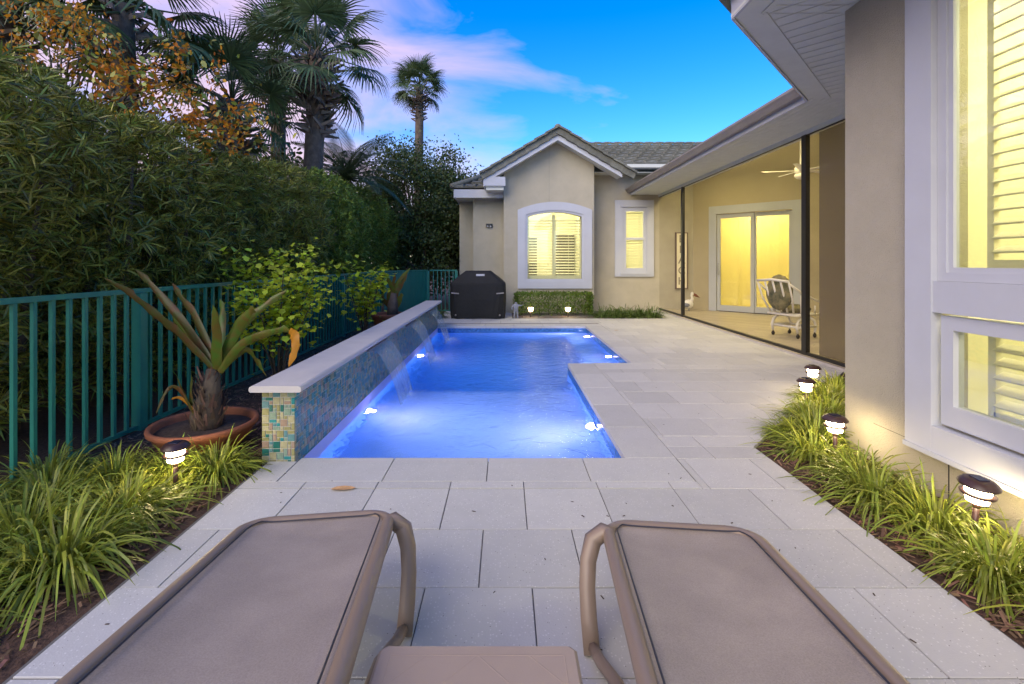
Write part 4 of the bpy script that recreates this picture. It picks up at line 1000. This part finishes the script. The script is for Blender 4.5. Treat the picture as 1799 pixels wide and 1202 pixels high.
# ------------------------------------------------------------------ grill, statue, pots
gr = empty('covered_grill', (-.655,11.35,0)); tag(gr, 'barbecue grill under a fitted black cover by the left house wing', 'grill')
lv_ = [(0.0,.64,.27),(.10,.655,.28),(.45,.66,.29),(.80,.665,.29),(.845,.655,.285),(.98,.50,.24),(1.10,.34,.18),(1.13,.30,.15)]
b = MB(); vs = []; NR = 40
for z, a, c in lv_:
    for k in range(NR):
        th = 2*math.pi*k/NR; ex = .32
        x = a*math.copysign(abs(math.cos(th))**ex, math.cos(th)); y_ = c*math.copysign(abs(math.sin(th))**ex, math.sin(th))
        wob = (.012*math.sin(9*th+z*6)+.008*math.sin(17*th-z*11)+.006*math.sin(29*th+z*4))*(1 if z < .8 else .4)
        vs.append((x*(1+wob), y_*(1+wob*2), z+.004+(.008*math.sin(7*th) if z == 0 else 0)))
fs = [(i*NR+k,i*NR+(k+1)%NR,(i+1)*NR+(k+1)%NR,(i+1)*NR+k) for i in range(len(lv_)-1) for k in range(NR)]+[tuple(range((len(lv_)-1)*NR,len(lv_)*NR))]
b.add(vs, fs, 0, False); b.build('cover', M['grillcover'], gr)
b = MB(); b.T = Matrix.Translation((.06,-.222,1.035)) @ Matrix.Rotation(R(-20),4,'X'); b.box(-.10,.10,-.003,.003,-.025,.025); b.build('label_patch', M['label'], gr)
for sx in (-1,1):
    b = MB(); b.prism([(sx*.62,-.291,.60),(sx*.44,-.293,.585),(sx*.44,-.293,.615),(sx*.62,-.291,.63)], (0,-.006,0)); b.build('vent_flap', M['gutter'], gr)
    b = MB(); b.T = Matrix.Translation((sx*.52,-.285,.09)) @ Matrix.Rotation(R(90),4,'X'); b.lathe([(.022,0),(.022,.012)], n=10); b.build('eyelet', M['gutter'], gr)

me = bpy.data.meshes.new('garden_statue')
sv = [(0,0,.20),(0,0,.26),(0,0,.31),(0,-.01,.345),(0,-.012,.39),(.035,0,.12),(.045,0,.02),(.05,-.03,.0),(-.03,0,.12),(-.035,0,.02),(-.035,-.03,0),(.07,0,.31),(.12,-.03,.30),(.165,-.05,.325),(-.07,0,.31),(-.10,-.02,.25),(-.085,-.05,.205),(.028,0,.19),(-.028,0,.19)]
se = [(0,1),(1,2),(2,3),(3,4),(0,17),(17,5),(5,6),(6,7),(0,18),(18,8),(8,9),(9,10),(2,11),(11,12),(12,13),(2,14),(14,15),(15,16)]
me.from_pydata(sv, se, []); me.materials.append(M['statue'])
stt = link('garden_statue', me); stt.location = (.25,11.24,.0)
sk = stt.modifiers.new('skin', 'SKIN')
rad = [.055,.058,.055,.024,.042,.026,.018,.016,.026,.018,.016,.022,.017,.014,.022,.017,.015,.034,.034]
for i, r_ in enumerate(rad): me.skin_vertices[0].data[i].radius = (r_, r_)
me.skin_vertices[0].data[0].use_root = True
stt.modifiers.new('sub', 'SUBSURF').levels = 1; stt.modifiers['sub'].render_levels = 2
tag(stt, 'small grey standing figure statue with one arm raised beside the grill', 'statue')

def bowl(label, x, y_, r, h, z=-.02):
    root = empty('plant_pot', (x,y_,z)); tag(root, label, 'plant pot', 'terracotta bowls')
    b = MB(); b.lathe([(r*.62,0),(r*.80,h*.35),(r*.93,h*.75),(r*.99,h*.83),(r,h*.93),(r*.985,h),(r*.93,h*1.01),(r*.90,h*.96),(r*.88,h*.80),(r*.87,h*.7)], n=40); b.build('bowl', M['terracotta'], root)
    b = MB(); b.lathe([(r*.88,h*.68),(r*.88,h*.74),(r*.4,h*.80)], n=28); b.build('soil', M['soil'], root)
PX0, PY0 = -2.21, 3.45
bowl('wide terracotta bowl holding the large strap leaved plant', PX0, PY0, .355, .20)
bowl('small terracotta bowl behind the far half of the mosaic wall', -2.28, 9.2, .34, .36)

def ribbon(pts, widths, fold=.25, tw=0.0):
    pts = [Vector(p) for p in pts]
    # resample with Catmull-Rom
    out = []
    for i in range(len(pts)-1):
        p0, p1, p2, p3 = pts[max(i-1,0)], pts[i], pts[i+1], pts[min(i+2,len(pts)-1)]
        for s_ in range(5):
            t = s_/5; out.append(.5*((2*p1)+(p2-p0)*t+(2*p0-5*p1+4*p2-p3)*t*t+(3*p1-p0-3*p2+p3)*t**3))
    out.append(pts[-1]); n = len(out); vs = []
    for i, p in enumerate(out):
        t = (out[min(i+1,n-1)]-out[max(i-1,0)]).normalized(); f = i/(n-1)
        view = Vector((math.sin(tw*f*2),1,.35)).normalized()
        s_ = t.cross(view).normalized(); nn = s_.cross(t)
        wd = widths*(.55+.45*math.sin(math.pi*min(1,f*1.25+.1)) if f < .75 else max(.02,(1-f)/.25)*.9)/1.0*.5
        c = p; r1, r2 = .22*wd*math.sin(i*1.1+widths*90), .22*wd*math.sin(i*1.35+2+widths*70); vs += [c-s_*wd+nn*(wd*fold+r1), c, c+s_*wd+nn*(wd*fold+r2)]
    fs = []
    for i in range(n-1):
        a = i*3; fs += [(a,a+1,a+4,a+3),(a+1,a+2,a+5,a+4)]
    return vs, fs
crin = empty('strap_leaf_plant', (0,0,0)); tag(crin, 'large bronze green strap leaved plant growing in the wide terracotta bowl', 'potted plant')
leafs = [([(372,650),(318,593),(286,566),(252,537),(220,511),(180,487)],3.45,3.15,.062,'strapB'),
         ([(372,645),(324,574),(268,505),(237,473)],3.45,3.62,.068,'strapB'),
         ([(372,630),(340,558),(318,526),(302,497)],3.5,3.72,.066,'strapB'),
         ([(378,650),(376,590),(374,535)],3.42,3.30,.088,'strapA'),
         ([(386,640),(412,580),(436,550),(446,542)],3.45,3.35,.082,'strapA'),
         ([(388,640),(420,577),(460,540),(505,509)],3.5,3.62,.07,'strapA'),
         ([(385,655),(420,609),(460,590),(497,580),(510,584)],3.42,3.30,.062,'strapA'),
         ([(384,655),(408,628),(433,617),(449,636),(468,662)],3.48,3.62,.058,'strapA'),
         ([(374,650),(345,610),(318,575),(300,545)],3.55,3.8,.07,'strapA'),
         ([(385,640),(388,580),(390,545),(386,525)],3.55,3.8,.06,'strapA'),
         ([(340,735),(333,700),(336,660)],3.36,3.36,.04,'strapB'),([(335,720),(320,690),(310,662)],3.36,3.34,.028,'strapA'),
         ([(338,725),(310,683),(290,690),(274,727)],3.34,3.25,.03,'strapB'),([(342,720),(352,690),(362,670)],3.38,3.42,.026,'strapA'),([(338,720),(316,700),(300,702)],3.34,3.30,.026,'strapC')]
for pts, ya, yb, wd, m_ in leafs:
    n = len(pts); b = MB()
    vs, fs = ribbon([P(px,py,ya+(yb-ya)*i/(n-1)) for i,(px,py) in enumerate(pts)], wd*1.0, .6, random.uniform(-.5,.5))
    b.add(vs, fs, 0, True); b.build('leaf', M[m_], crin)
b = MB(); vs, fs = ribbon([P(507,583,3.30),P(515,590,3.29),P(518,612,3.28),P(507,645,3.27)], .075, .3); b.add(vs, fs, 0, True); b.build('leaf', M['strapC'], crin)
b = MB(); b.tube([(PX0+.02,PY0,.10),(PX0+.015,PY0,.22),(PX0+.03,PY0,.33),(PX0+.05,PY0,.45),(PX0+.06,PY0,.56)],[.095,.108,.09,.06,.042],14); b.build('stem', M['trunkwood'], crin)
b = MB()
for i in range(150):
    a = random.uniform(0,6.28); z = random.uniform(.12,.5); r_ = .10 if z < .3 else .10-(z-.3)*.25
    c = Vector((PX0+.025+r_*math.cos(a),PY0+r_*math.sin(a),z)); t = Vector((-math.sin(a),math.cos(a),0)); u_ = Vector((math.cos(a)*.35,math.sin(a)*.35,1)).normalized()
    w_ = random.uniform(.004,.016); ln_ = random.uniform(.05,.13); u_ = (u_+t*random.uniform(-.4,.4)).normalized(); b.add([c-t*w_,c+t*w_,c+t*w_*.3+u_*ln_,c-t*w_*.3+u_*ln_], [(0,1,2,3)])
b.build('dry_sheath', mat('dry_sheath', (.10,.065,.045), .9, island=.7), crin)
p2 = empty('strap_leaf_plant', (0,0,0)); tag(p2, 'brown strap leaved plant in the small bowl behind the mosaic wall', 'potted plant')
for pts in [[(688,545),(690,520),(700,495),(722,470)],[(690,545),(690,515),(680,490),(672,478)],[(690,545),(695,515),(705,500),(716,478)],[(686,545),(684,520),(690,500),(694,480)],[(692,545),(702,525),(706,515)],[(688,545),(676,530),(668,520)]]:
    b = MB(); vs, fs = ribbon([P(px,py,9.2) for px,py in pts], .12, .3, .3); b.add(vs, fs, 0, True); b.build('leaf', M[random.choice(['strapB','strapB','strapA'])], p2)
b = MB(); b.tube([P(690,556,9.2),P(690,535,9.2),P(692,515,9.2)],[.12,.10,.05],10); b.build('stem', M['palmtrunk'], p2)

# ------------------------------------------------------------------ grass clumps
def clump_mesh(seed, n=190, Lm=.42, W=.011, mats=None, yellow=.0):
    global rng
    rng = np.random.default_rng(seed)
    a = rng.uniform(0,2*np.pi,n); el = rng.uniform(R(30),R(84),n)
    D = np.stack([np.cos(a)*np.cos(el),np.sin(a)*np.cos(el),np.sin(el)],1)
    S = np.stack([-np.sin(a),np.cos(a),np.zeros(n)],1); S = unit(S+rng.normal(size=(n,3))*.35)
    rr = rng.uniform(0,.12,n); Pn = np.stack([np.cos(a)*rr,np.sin(a)*rr,np.full(n,-.01)],1)
    V, Q = strips(Pn,D,S,rng.uniform(.55,1.15,n)*Lm,rng.uniform(.7,1.3,n)*W,rng.uniform(.4,1.15,n),6,.12,.75)
    return quick_mesh('blades', V, Q, mats)
CL = [clump_mesh(11+i, 450, .52, .0102, M['grass']) for i in range(4)]
CD = [clump_mesh(31+i, 240, .46, .012, M['grassd']) for i in range(2)]
def clump(x, y_, label, group, s=1.0, meshes=CL, z=-.02):
    o = link('liriope_clump', random.choice(meshes)); o.location = (x,y_,z); o.rotation_euler = (0,0,random.uniform(0,6.28)); o.scale = (s,s,s*random.uniform(.9,1.1))
    tag(o, label, 'grass clump', group); return o
gl = 'arching green liriope clump in the bed between the fence and the loungers'
for x, y_, s in [(-1.98,2.10,1.05),(-2.35,2.28,1.05),(-2.55,2.62,1.0),(-2.05,2.52,1.0),(-2.42,2.92,.9),(-2.82,2.9,.9),(-2.72,2.3,1.0),(-2.15,1.72,.85),(-2.4,1.9,.95)]:
    clump(x,y_,gl,'liriope clumps by the fence',s)
clump(-1.86,3.02,'liriope clump glowing yellow beside the path light at the mosaic wall','liriope clumps by the fence',.92); clump(-2.12,2.98,'liriope clump right in front of the terracotta bowl','liriope clumps by the fence',.85)
gl2 = 'arching green liriope clump in the bed along the near stucco wall'
for x, y_, s in [(2.10,2.02,.85),(2.24,1.72,.9),(2.20,2.40,.85),(2.12,2.68,.95),(2.22,2.95,.85),(2.08,1.45,.8),(2.30,2.1,.75)]:
    clump(x,y_,gl2,'liriope clumps along the stucco wall',s)
gl3 = 'lamp lit liriope clump in the angled bed around the house corner'
for x, y_, s in [(2.16,3.30,.85),(2.32,3.52,.85),(2.22,3.66,.7),(2.52,3.82,.85),(2.62,4.06,.75),(2.82,4.08,.8),(2.92,4.34,.8),(3.12,4.5,.8),(3.06,4.64,.7),(3.36,4.78,.8),(3.55,5.0,.75)]:
    clump(x,y_,gl3,'liriope clumps in the angled bed',s)
for x, y_, s in [(2.38,11.55,1.25),(2.66,11.5,1.3),(2.9,11.7,1.4),(3.1,11.5,1.25),(3.38,11.75,1.2),(3.58,11.5,1.3)]:
    clump(x,y_,'dark liriope clump at the house wall below the small window','liriope clumps below the small window',s,CD)
clump(-1.72,11.2,'dark leafy clump squeezed between the grill and the fence','plants by the grill',1.3,CD)

# low clipped hedge at the gable
n = 6500; rng = np.random.default_rng(77)
u = rng.uniform(-1,1,(n,3)); face = rng.integers(0,4,n)
u[face==0,1] = -1; u[face==1,2] = 1; u[face==2,0] = np.sign(u[face==2,0])
Pn = np.stack([1.22+u[:,0]*.94,12.0+u[:,1]*.24,.29+u[:,2]*.245],1)+rng.normal(size=(n,3))*np.array([.025,.02,.022])
D = unit(rand_dirs(n)+np.array([0,-.3,.5])); V, Q = outline_leaves(Pn,D,sides(D),rng.uniform(.03,.06,n),[(0,0),(.35,.24),(.75,.2),(1,0),(.75,-.2),(.35,-.24)])
lh = empty('low_hedge', (1.22,12.0,-.015)); tag(lh, 'low clipped hedge under the arched window', 'hedge')
o = link('foliage', quick_mesh('foliage', V, Q, M['box']), lh); o.location = (-1.22,-12.0,.015)
b = MB()
for i in range(8):
    b = MB(); b.tube([(-.8+i*.23,0,0),(-.8+i*.23+random.uniform(-.05,.05),0,.35)],.01,6); b.build('stem', M['trunkwood'], lh)

# ------------------------------------------------------------------ lime shrubs in front of the fence
LOBED = [(0,0),(.12,.30),(.38,.30),(.42,.48),(.66,.34),(.72,.16),(1,0),(.72,-.16),(.66,-.34),(.42,-.48),(.38,-.30),(.12,-.30)]
def lime_shrub(label, x, y_, h, spread, seed, n=620, size=.12):
    global rng
    rng = np.random.default_rng(seed); rd = random.Random(seed)
    root = empty('leafy_shrub', (x,y_,-.02)); tag(root, label, 'shrub', 'yellow green shrubs by the fence')
    b = MB(); tips = []
    for i in range(11):
        a = rd.uniform(0,6.28); sp_ = spread*rd.uniform(.4,1); hh = h*rd.uniform(.55,1)
        pts = [(0,0,0),(sp_*.25*math.cos(a),sp_*.2*math.sin(a),hh*.4),(sp_*.7*math.cos(a),sp_*.6*math.sin(a),hh*.78),(sp_*math.cos(a),sp_*.8*math.sin(a),hh)]
        b.tube(pts,[.012,.009,.006,.003],6); tips += [Vector(pts[1]).lerp(Vector(pts[2]),q) for q in (.3,.7)]+[Vector(pts[2]).lerp(Vector(pts[3]),q) for q in (0,.35,.7,1)]
    b.build('stem', M['trunkwood'], root)
    c = np.array([tuple(t) for t in tips]); idx = rng.integers(0,len(c),n); Pn = c[idx]+rng.normal(size=(n,3))*np.array([.10,.10,.08])
    D = unit(rand_dirs(n)*np.array([1,1,.5])+np.array([0,-.25,-.15])); S = unit(np.cross(D,np.array([0,0,1.0])+rand_dirs(n)*.5))
    V, Q = outline_leaves(Pn,D,S,rng.uniform(.5,1.1,n)*size,LOBED); link('foliage', quick_mesh('foliage',V,Q,M['lime']), root)
lime_shrub('bushy yellow green shrub by the fence behind the potted strap plant', -2.42, 5.0, 1.55, .46, 3, 1300, .088)
lime_shrub('sparser yellow green shrub by the fence behind the middle of the mosaic wall', -2.35, 7.8, 1.38, .5, 4, 520, .11)

# ------------------------------------------------------------------ tall hedge
def hedge_mesh(seed, h, rx, ry, tufts=1250, per=11, Lf=.105, W=.0125, m='hedge'):
    global rng
    rng = np.random.default_rng(seed)
    a = rng.uniform(0,2*np.pi,tufts); t = rng.uniform(.03,1,tufts)
    prof = np.minimum(1, .72+.5*t)*np.sqrt(np.clip(1-np.maximum(0,(t-.72)/.28)**2.2,0.02,1))
    lump = 1+.16*np.sin(3*a+seed+6*t)+.12*np.sin(5*a-9*t+seed)
    rr = prof*lump*(rng.uniform(.45,1,tufts)**.45)
    C = np.stack([rr*rx*np.cos(a),rr*ry*np.sin(a),t*h],1)
    O = unit(np.stack([np.cos(a)*.8,np.sin(a)*.8,.35+.9*np.maximum(0,t-.6)],1)+rng.normal(size=(tufts,3))*.35)
    C2 = np.repeat(C,per,0); O2 = np.repeat(O,per,0); n = len(C2)
    along = rng.uniform(0,.10,(n,1)); D = unit(O2*.75+rand_dirs(n)*.75)
    V, Q = strips(C2+O2*along,D,sides(D),rng.uniform(.6,1.25,n)*Lf,rng.uniform(.7,1.2,n)*W,rng.uniform(0,.25,n),2,.15,.6)
    return quick_mesh('crown', V, Q, M[m])
HM = [hedge_mesh(50+i, 2.75, .72, .85, 1150, 11, .135, .0140) for i in range(3)]
HF = [hedge_mesh(60+i, 2.75, .8, .85, 1500, 10, .085, .02, 'hedge2') for i in range(2)]
tk = MB()
for k in range(3):
    a = k*2.1; tk.tube([(.08*math.cos(a),.08*math.sin(a),-.05),(.14*math.cos(a),.12*math.sin(a),.8),(.2*math.cos(a+.3),.2*math.sin(a+.3),1.6),(.3*math.cos(a),.3*math.sin(a),2.4)],[.04,.034,.024,.01],8)
trunk_me = tk.mesh('trunk', M['trunkwood'])
hl = 'dense dark green hedge shrub with narrow leaves behind the green fence'
def hshrub(x, y_, s, meshes, label, group):
    root = empty('hedge_shrub', (x,y_,-.06), random.uniform(-.6,.6)); root.scale = (1,1,s); tag(root, label, 'hedge', group)
    o = link('crown', random.choice(meshes), root); o.rotation_euler = (0,0,random.uniform(0,6.28)); o.location = (0,0,.15); link('trunk', trunk_me, root)
hn = 'dark narrow leaved hedge shrub '
for i, e_ in enumerate(['over the outermost fence pickets', 'next inward from the outermost fence pickets', 'behind the fence post beside the terracotta bowl', 'behind the pickets above the large strap leaved plant', 'just short of the bushy yellow green shrub', 'right behind the bushy yellow green shrub', 'where the hedge turns lighter green']):
    hshrub(-3.95+random.uniform(-.1,.1), 2.82+i*.92, random.uniform(.97,1.06), HM, hn+e_, 'tall hedge behind the fence')
for i in range(6): hshrub(-4.0+random.uniform(-.15,.15), 9.2+i*.95, random.uniform(1.0,1.16), HF, 'lighter green bushy hedge shrub behind the far half of the fence', 'far hedge behind the fence')
for i in range(10): hshrub(-6.3+random.uniform(-.2,.2), 2.6+i*1.15, random.uniform(.98,1.08), HF, 'hedge shrub of the back row rising behind the tall hedge', 'back row of the hedge')
for i in range(9): hshrub(-5.1+random.uniform(-.2,.2), 2.4+i*1.15, random.uniform(1.0,1.12), HM+HF, 'hedge shrub of the back row rising behind the tall hedge', 'back row of the hedge')

# ------------------------------------------------------------------ palms
def fan_frond(seed, pet=.95, bl=.78, n=36):
    rd = random.Random(seed); b = MB()
    b.tube([(0,0,0),(pet*.5,0,.05),(pet,0,.04)],[.025,.016,.012],5)
    for i in range(n):
        f = i/(n-1)*2-1; a = f*R(128); ln = bl*(1-.25*abs(f))*rd.uniform(.92,1.06)
        d = Vector((math.cos(a),math.sin(a),.10-.18*abs(f))); s_ = Vector((-math.sin(a),math.cos(a),rd.uniform(-.6,.6))).normalized()
        base = Vector((pet-.04,0,.04)); w_ = .021
        p = [base+d*ln*t+Vector((0,0,-1))*ln*dr for t,dr in ((0,0),(.45,.03),(.75,.14+rd.uniform(0,.05)),(1.0,.36+rd.uniform(0,.2)))]
        ws = (.006,w_,w_*.7,.004)
        b.add([q for pt,wd in zip(p,ws) for q in (pt-s_*wd,pt+s_*wd)], [(0,1,3,2),(2,3,5,4),(4,5,7,6)])
    return b.mesh('frond', M['palm'])
FF = [fan_frond(i) for i in range(3)]
def palm(label, x, y_, zc_, s=1.0, nf=34, tr=.17, boots=60, lean=(0,0), seed=1):
    rd = random.Random(seed); root = empty('palm_tree', (x,y_,-.06)); tag(root, label, 'palm tree', 'fan palms beyond the hedge')
    lx, ly = lean; b = MB(); b.tube([(-lx,-ly,0),(-lx*.5,-ly*.5,zc_*.4),(-.1*lx,0,zc_*.8),(0,0,zc_)],[tr*1.15,tr,tr*.95,tr*.8],14); tk_ = b.build('trunk', M['palmtrunk'], root)
    if boots:
        b = MB()
        for i in range(boots):
            a = i*2.4; z = zc_-.05-i/boots*1.75*s; o_ = Vector((math.cos(a),math.sin(a),0)); t_ = Vector((-math.sin(a),math.cos(a),0)); r_ = tr*.85
            bulge = tr*.9+.16*s*math.sin(math.pi*min(1,.15+i/boots)); sg2 = 1 if i % 2 else -1
            c = o_*bulge*.8+Vector((0,0,z)); tip = o_*(bulge+.10*s*rd.uniform(.2,1.4))+Vector((0,0,z+.20*s*rd.uniform(-.2,1)))+t_*sg2*rd.uniform(.15,.42)*s
            k = Vector((0,0,.045*s)); dz = o_*.022*s
            b.add([c-k-dz,c+k-dz,c+k+dz,c-k+dz,tip-k*.5,tip+k*.5,tip+k*.4+dz*.6,tip-k*.4+dz*.6], [(0,1,5,4),(1,2,6,5),(2,3,7,6),(3,0,4,7),(4,5,6,7)])
        b.build('boots', M['boot'], tk_)
    for i in range(nf):
        f = i/nf; az = i*2.39996+rd.uniform(-.15,.15); el = R(82-f*128+rd.uniform(-8,8))
        o = link('frond', FF[i % 3], root); sc_ = s*rd.uniform(.85,1.1)
        o.matrix_local = Matrix.Translation((0,0,zc_-.12*f)) @ Matrix.Rotation(az,4,'Z') @ Matrix.Rotation(-el,4,'Y') @ Matrix.Rotation(rd.uniform(-.5,.5),4,'X') @ Matrix.Scale(sc_,4)
palm('tall fan palm with thick shaggy boots rising behind the hedge middle', -4.0, 10.0, 5.85, 1.0, 25, .2, 150, (.3,0), 1)
palm('slender distant fan palm standing clear against the sky left of the gable', -3.66, 20.0, 8.9, .86, 30, .19, 70, (.1,.0), 2)
palm('short dark fan palm hanging over the hedge among the orange leaves', -5.25, 9.0, 4.5, .95, 22, .2, 120, (0,0), 3)
palm('fan palm above the orange leaved tree with its crown out of frame', -6.1, 7.5, 5.5, 1.05, 25, .18, 50, (0,0), 4)
palm('fan palm at the outer edge of the garden over the nearest hedge', -7.6, 7.2, 5.9, 1.05, 24, .18, 40, (0,0), 5)
palm('fan palm half hidden behind the shaggy booted palm', -5.8, 12.0, 6.6, 1.0, 24, .18, 60, (0,0), 6)
# feather palm
ff = MB()
for i in range(44):
    t = i/43; pos = Vector((2.0*t, 0, .75*t-1.15*t*t)); tan = Vector((2.0,0,.75-2.3*t)).normalized()
    for sy in (-1,1):
        ln = .42*math.sin(math.pi*(.12+.86*t))+.06; d = (tan*.55+Vector((0,sy,.25))).normalized(); s_ = tan
        ps = [pos, pos+d*ln*.55, pos+d*ln+Vector((0,0,-.35*ln))]; ws = (.010,.017,.004)
        ff.add([q for p_,wd in zip(ps,ws) for q in (p_-s_*wd,p_+s_*wd)], [(0,1,3,2),(2,3,5,4)])
ff.tube([(2.0*t,0,.75*t-1.15*t*t) for t in (0,.2,.4,.6,.8,1)],[.02,.016,.012,.008,.005,.003],5)
ffm = ff.mesh('frond', M['palm'])
fp = empty('feather_palm', (-4.25,12.6,-.06)); tag(fp, 'feather palm with arching fronds between the two tall fan palms', 'palm tree')
b = MB(); b.tube([(0,0,0),(0,0,2),(0,0,3.6)],[.16,.14,.12],10); b.build('trunk', M['palmtrunk'], fp)
for i in range(22):
    o = link('frond', ffm, fp); az = i*2.4; o.matrix_local = Matrix.Translation((0,0,3.6)) @ Matrix.Rotation(az,4,'Z') @ Matrix.Rotation(-R(58-i*3.6),4,'Y') @ Matrix.Scale(random.uniform(.8,1.0),4)

# ------------------------------------------------------------------ broadleaf trees
OVAL = [(0,0),(.3,.26),(.7,.22),(1,0),(.7,-.22),(.3,-.26)]
def tree(name, label, x, y_, h, rx, rz, m, seed, clumps=70, per=110, size=.11, group=None, zc_=None):
    global rng
    rng = np.random.default_rng(seed); rd = random.Random(seed)
    root = empty(name, (x,y_,-.06)); tag(root, label, 'tree', group)
    zc_ = zc_ or h-rz; tr = MB(); tr.tube([(0,0,0),(.1,0,zc_*.5),(.0,.1,zc_)],[.16,.12,.07],10); tr.build('trunk', M['trunkwood'], root)
    cs = []
    lb = MB()
    for i in range(clumps):
        v = np.array(unit(rng.normal(size=(1,3)))[0])*(rng.uniform(.35,1)**.5); c = np.array([v[0]*rx,v[1]*rx,zc_+v[2]*rz]); cs.append(c)
        if i % 4 == 0: lb.tube([(0,0,zc_*.55),tuple((np.array([0,0,zc_*.75])+c)/2),tuple(c)],[.05,.03,.008],6)
    lb.build('limb', M['trunkwood'], root)
    cs = np.array(cs); Pn = np.repeat(cs,per,0)+rng.normal(size=(clumps*per,3))*np.array([.30,.30,.22])*(rx/1.8)
    n = len(Pn); D = unit(rand_dirs(n)+np.array([0,0,-.2])); V, Q = outline_leaves(Pn,D,sides(D),rng.uniform(.6,1.2,n)*size,OVAL)
    link('crown', quick_mesh('crown',V,Q,M[m]), root)
tree('broadleaf_tree', 'dark broadleaf tree around the trunk of the slender palm', -3.1, 16.2, 5.6, 1.9, 2.3, 'dark', 21, 120, 300, .10, 'dark trees beyond the fence')
tree('broadleaf_tree', 'dark broadleaf tree right behind the left house wing', -1.9, 17.5, 5.0, 1.6, 2.2, 'dark', 22, 100, 280, .10, 'dark trees beyond the fence')
tree('broadleaf_tree', 'dark broadleaf tree behind the far end of the hedge', -5.4, 16.5, 4.6, 2.0, 1.9, 'dark', 23, 90, 180, .105, 'dark trees beyond the fence')
tree('broadleaf_tree', 'low dark tree filling the gap behind the gate', -2.6, 14.6, 2.6, 1.1, 1.2, 'dark', 24, 60, 110, .10, 'dark trees beyond the fence')
tree('broadleaf_tree', 'dark tree beyond the hedge under the shaggy booted palm', -6.2, 11.5, 4.2, 2.0, 1.6, 'dark', 25, 70, 110, .12, 'dark trees beyond the fence')
tree('broadleaf_tree', 'dark tree beyond the nearest part of the hedge', -7.4, 6.2, 4.3, 1.8, 1.8, 'dark', 26, 70, 110, .11, 'dark trees beyond the fence')
ot = empty('orange_leaved_tree', (-5.6,5.9,-.06)); tag(ot, 'tree with drooping branches of orange autumn leaves above the hedge', 'tree')
clp = [(40,60),(60,110),(100,60),(120,100),(140,130),(160,90),(30,95),(200,130),(215,160),(250,150),(265,180),(290,190),(310,170),(330,140),(345,110),(300,220),(330,215),(340,240),(380,245),(400,235),(420,228),(440,218),(180,170),(80,40),(110,20),(10,70),(150,60),(230,120),(205,185),(270,140),(130,40),(10,140)]
rng = np.random.default_rng(91)
cw = np.array([tuple(P(px,py,5.8+random.uniform(-.5,.6))-Vector((-5.6,5.9,-.06))) for px,py in clp])
b = MB(); b.tube([(0,0,0),(.1,0,1.5),(0,0,2.6)],[.08,.06,.04],8); b.build('trunk', M['trunkwood'], ot)
b = MB()
for i, c in enumerate(cw): b.tube([(0,0,2.3),(c[0]*.5,c[1]*.5,(2.6+c[2])/2+.25),tuple(c)],[.02,.012,.004],5)
b.build('limb', M['trunkwood'], ot)
cw2 = np.concatenate([cw+rng.normal(size=cw.shape)*.13 for _ in range(3)])
per = 22; n = len(cw2)*per; Pn = np.repeat(cw2,per,0)+rng.normal(size=(n,3))*np.array([.05,.05,.11])
D = unit(rand_dirs(n)+np.array([0,0,-.5])); V, Q = outline_leaves(Pn,D,sides(D),rng.uniform(.04,.08,n),OVAL); link('crown', quick_mesh('crown',V,Q,M['orange']), ot)
per = 26; n = len(cw)*per; Pn = np.repeat(cw,per,0)+rng.normal(size=(n,3))*np.array([.25,.25,.2])
D = unit(rand_dirs(n)+np.array([0,0,-.2])); V, Q = outline_leaves(Pn,D,sides(D),rng.uniform(.05,.11,n),OVAL); link('green_foliage', quick_mesh('green_foliage',V,Q,M['hedge']), ot)

# ------------------------------------------------------------------ fallen leaves on the paving
def fallen(label, x, y_, s, rz):
    b = MB(); b.add([(a*s,c*s*.5,.004+.012*abs(c)) for a,c in [(-.5,0),(-.3,.3),(.0,.36),(.3,.24),(.5,0),(.3,-.28),(0,-.36),(-.3,-.26)]]+[(0,0,.003)], [(i,(i+1)%8,8) for i in range(8)])
    o = b.build('fallen_leaf', M['bedding']); o.location = (x,y_,.002); o.rotation_euler = (0,0,rz); tag(o, label, 'leaf', 'fallen leaves on the paving')
fallen('brown fallen leaf on the paving before the shallow pool end', (603-888)*1.35/400, 1113.75/400, .15, .1)
fallen('thin brown leaf on the paving beside the far pool corner', (1083-888)*1.35/121, 1113.75/121, .10, .1)

db = MB()
for _ in range(100):
    y_ = random.uniform(.9,3.1) if random.random() < .7 else random.uniform(3.2,9); x = random.uniform(-1.55,1.75) if y_ < 3 else random.uniform(1.25,3.4)
    if y_ > 3 and x > y_-1.8: continue
    if y_ > 6 and x < 2.1: continue
    a = random.uniform(0,3.14); l_ = random.uniform(.003,.012); w_ = random.uniform(.0015,.004)
    u_ = Vector((math.cos(a),math.sin(a),0))*l_; v_ = Vector((-math.sin(a),math.cos(a),0))*w_; c = Vector((x,y_,.0015))
    db.add([c-u_-v_,c+u_-v_,c+u_+v_,c-u_+v_,c+Vector((0,0,.003))], [(0,1,4),(1,2,4),(2,3,4),(3,0,4)])
tag(db.build('leaf_litter', M['soil']), 'tiny dark bits of leaf litter lying on the pavers', 'litter', kind='stuff')
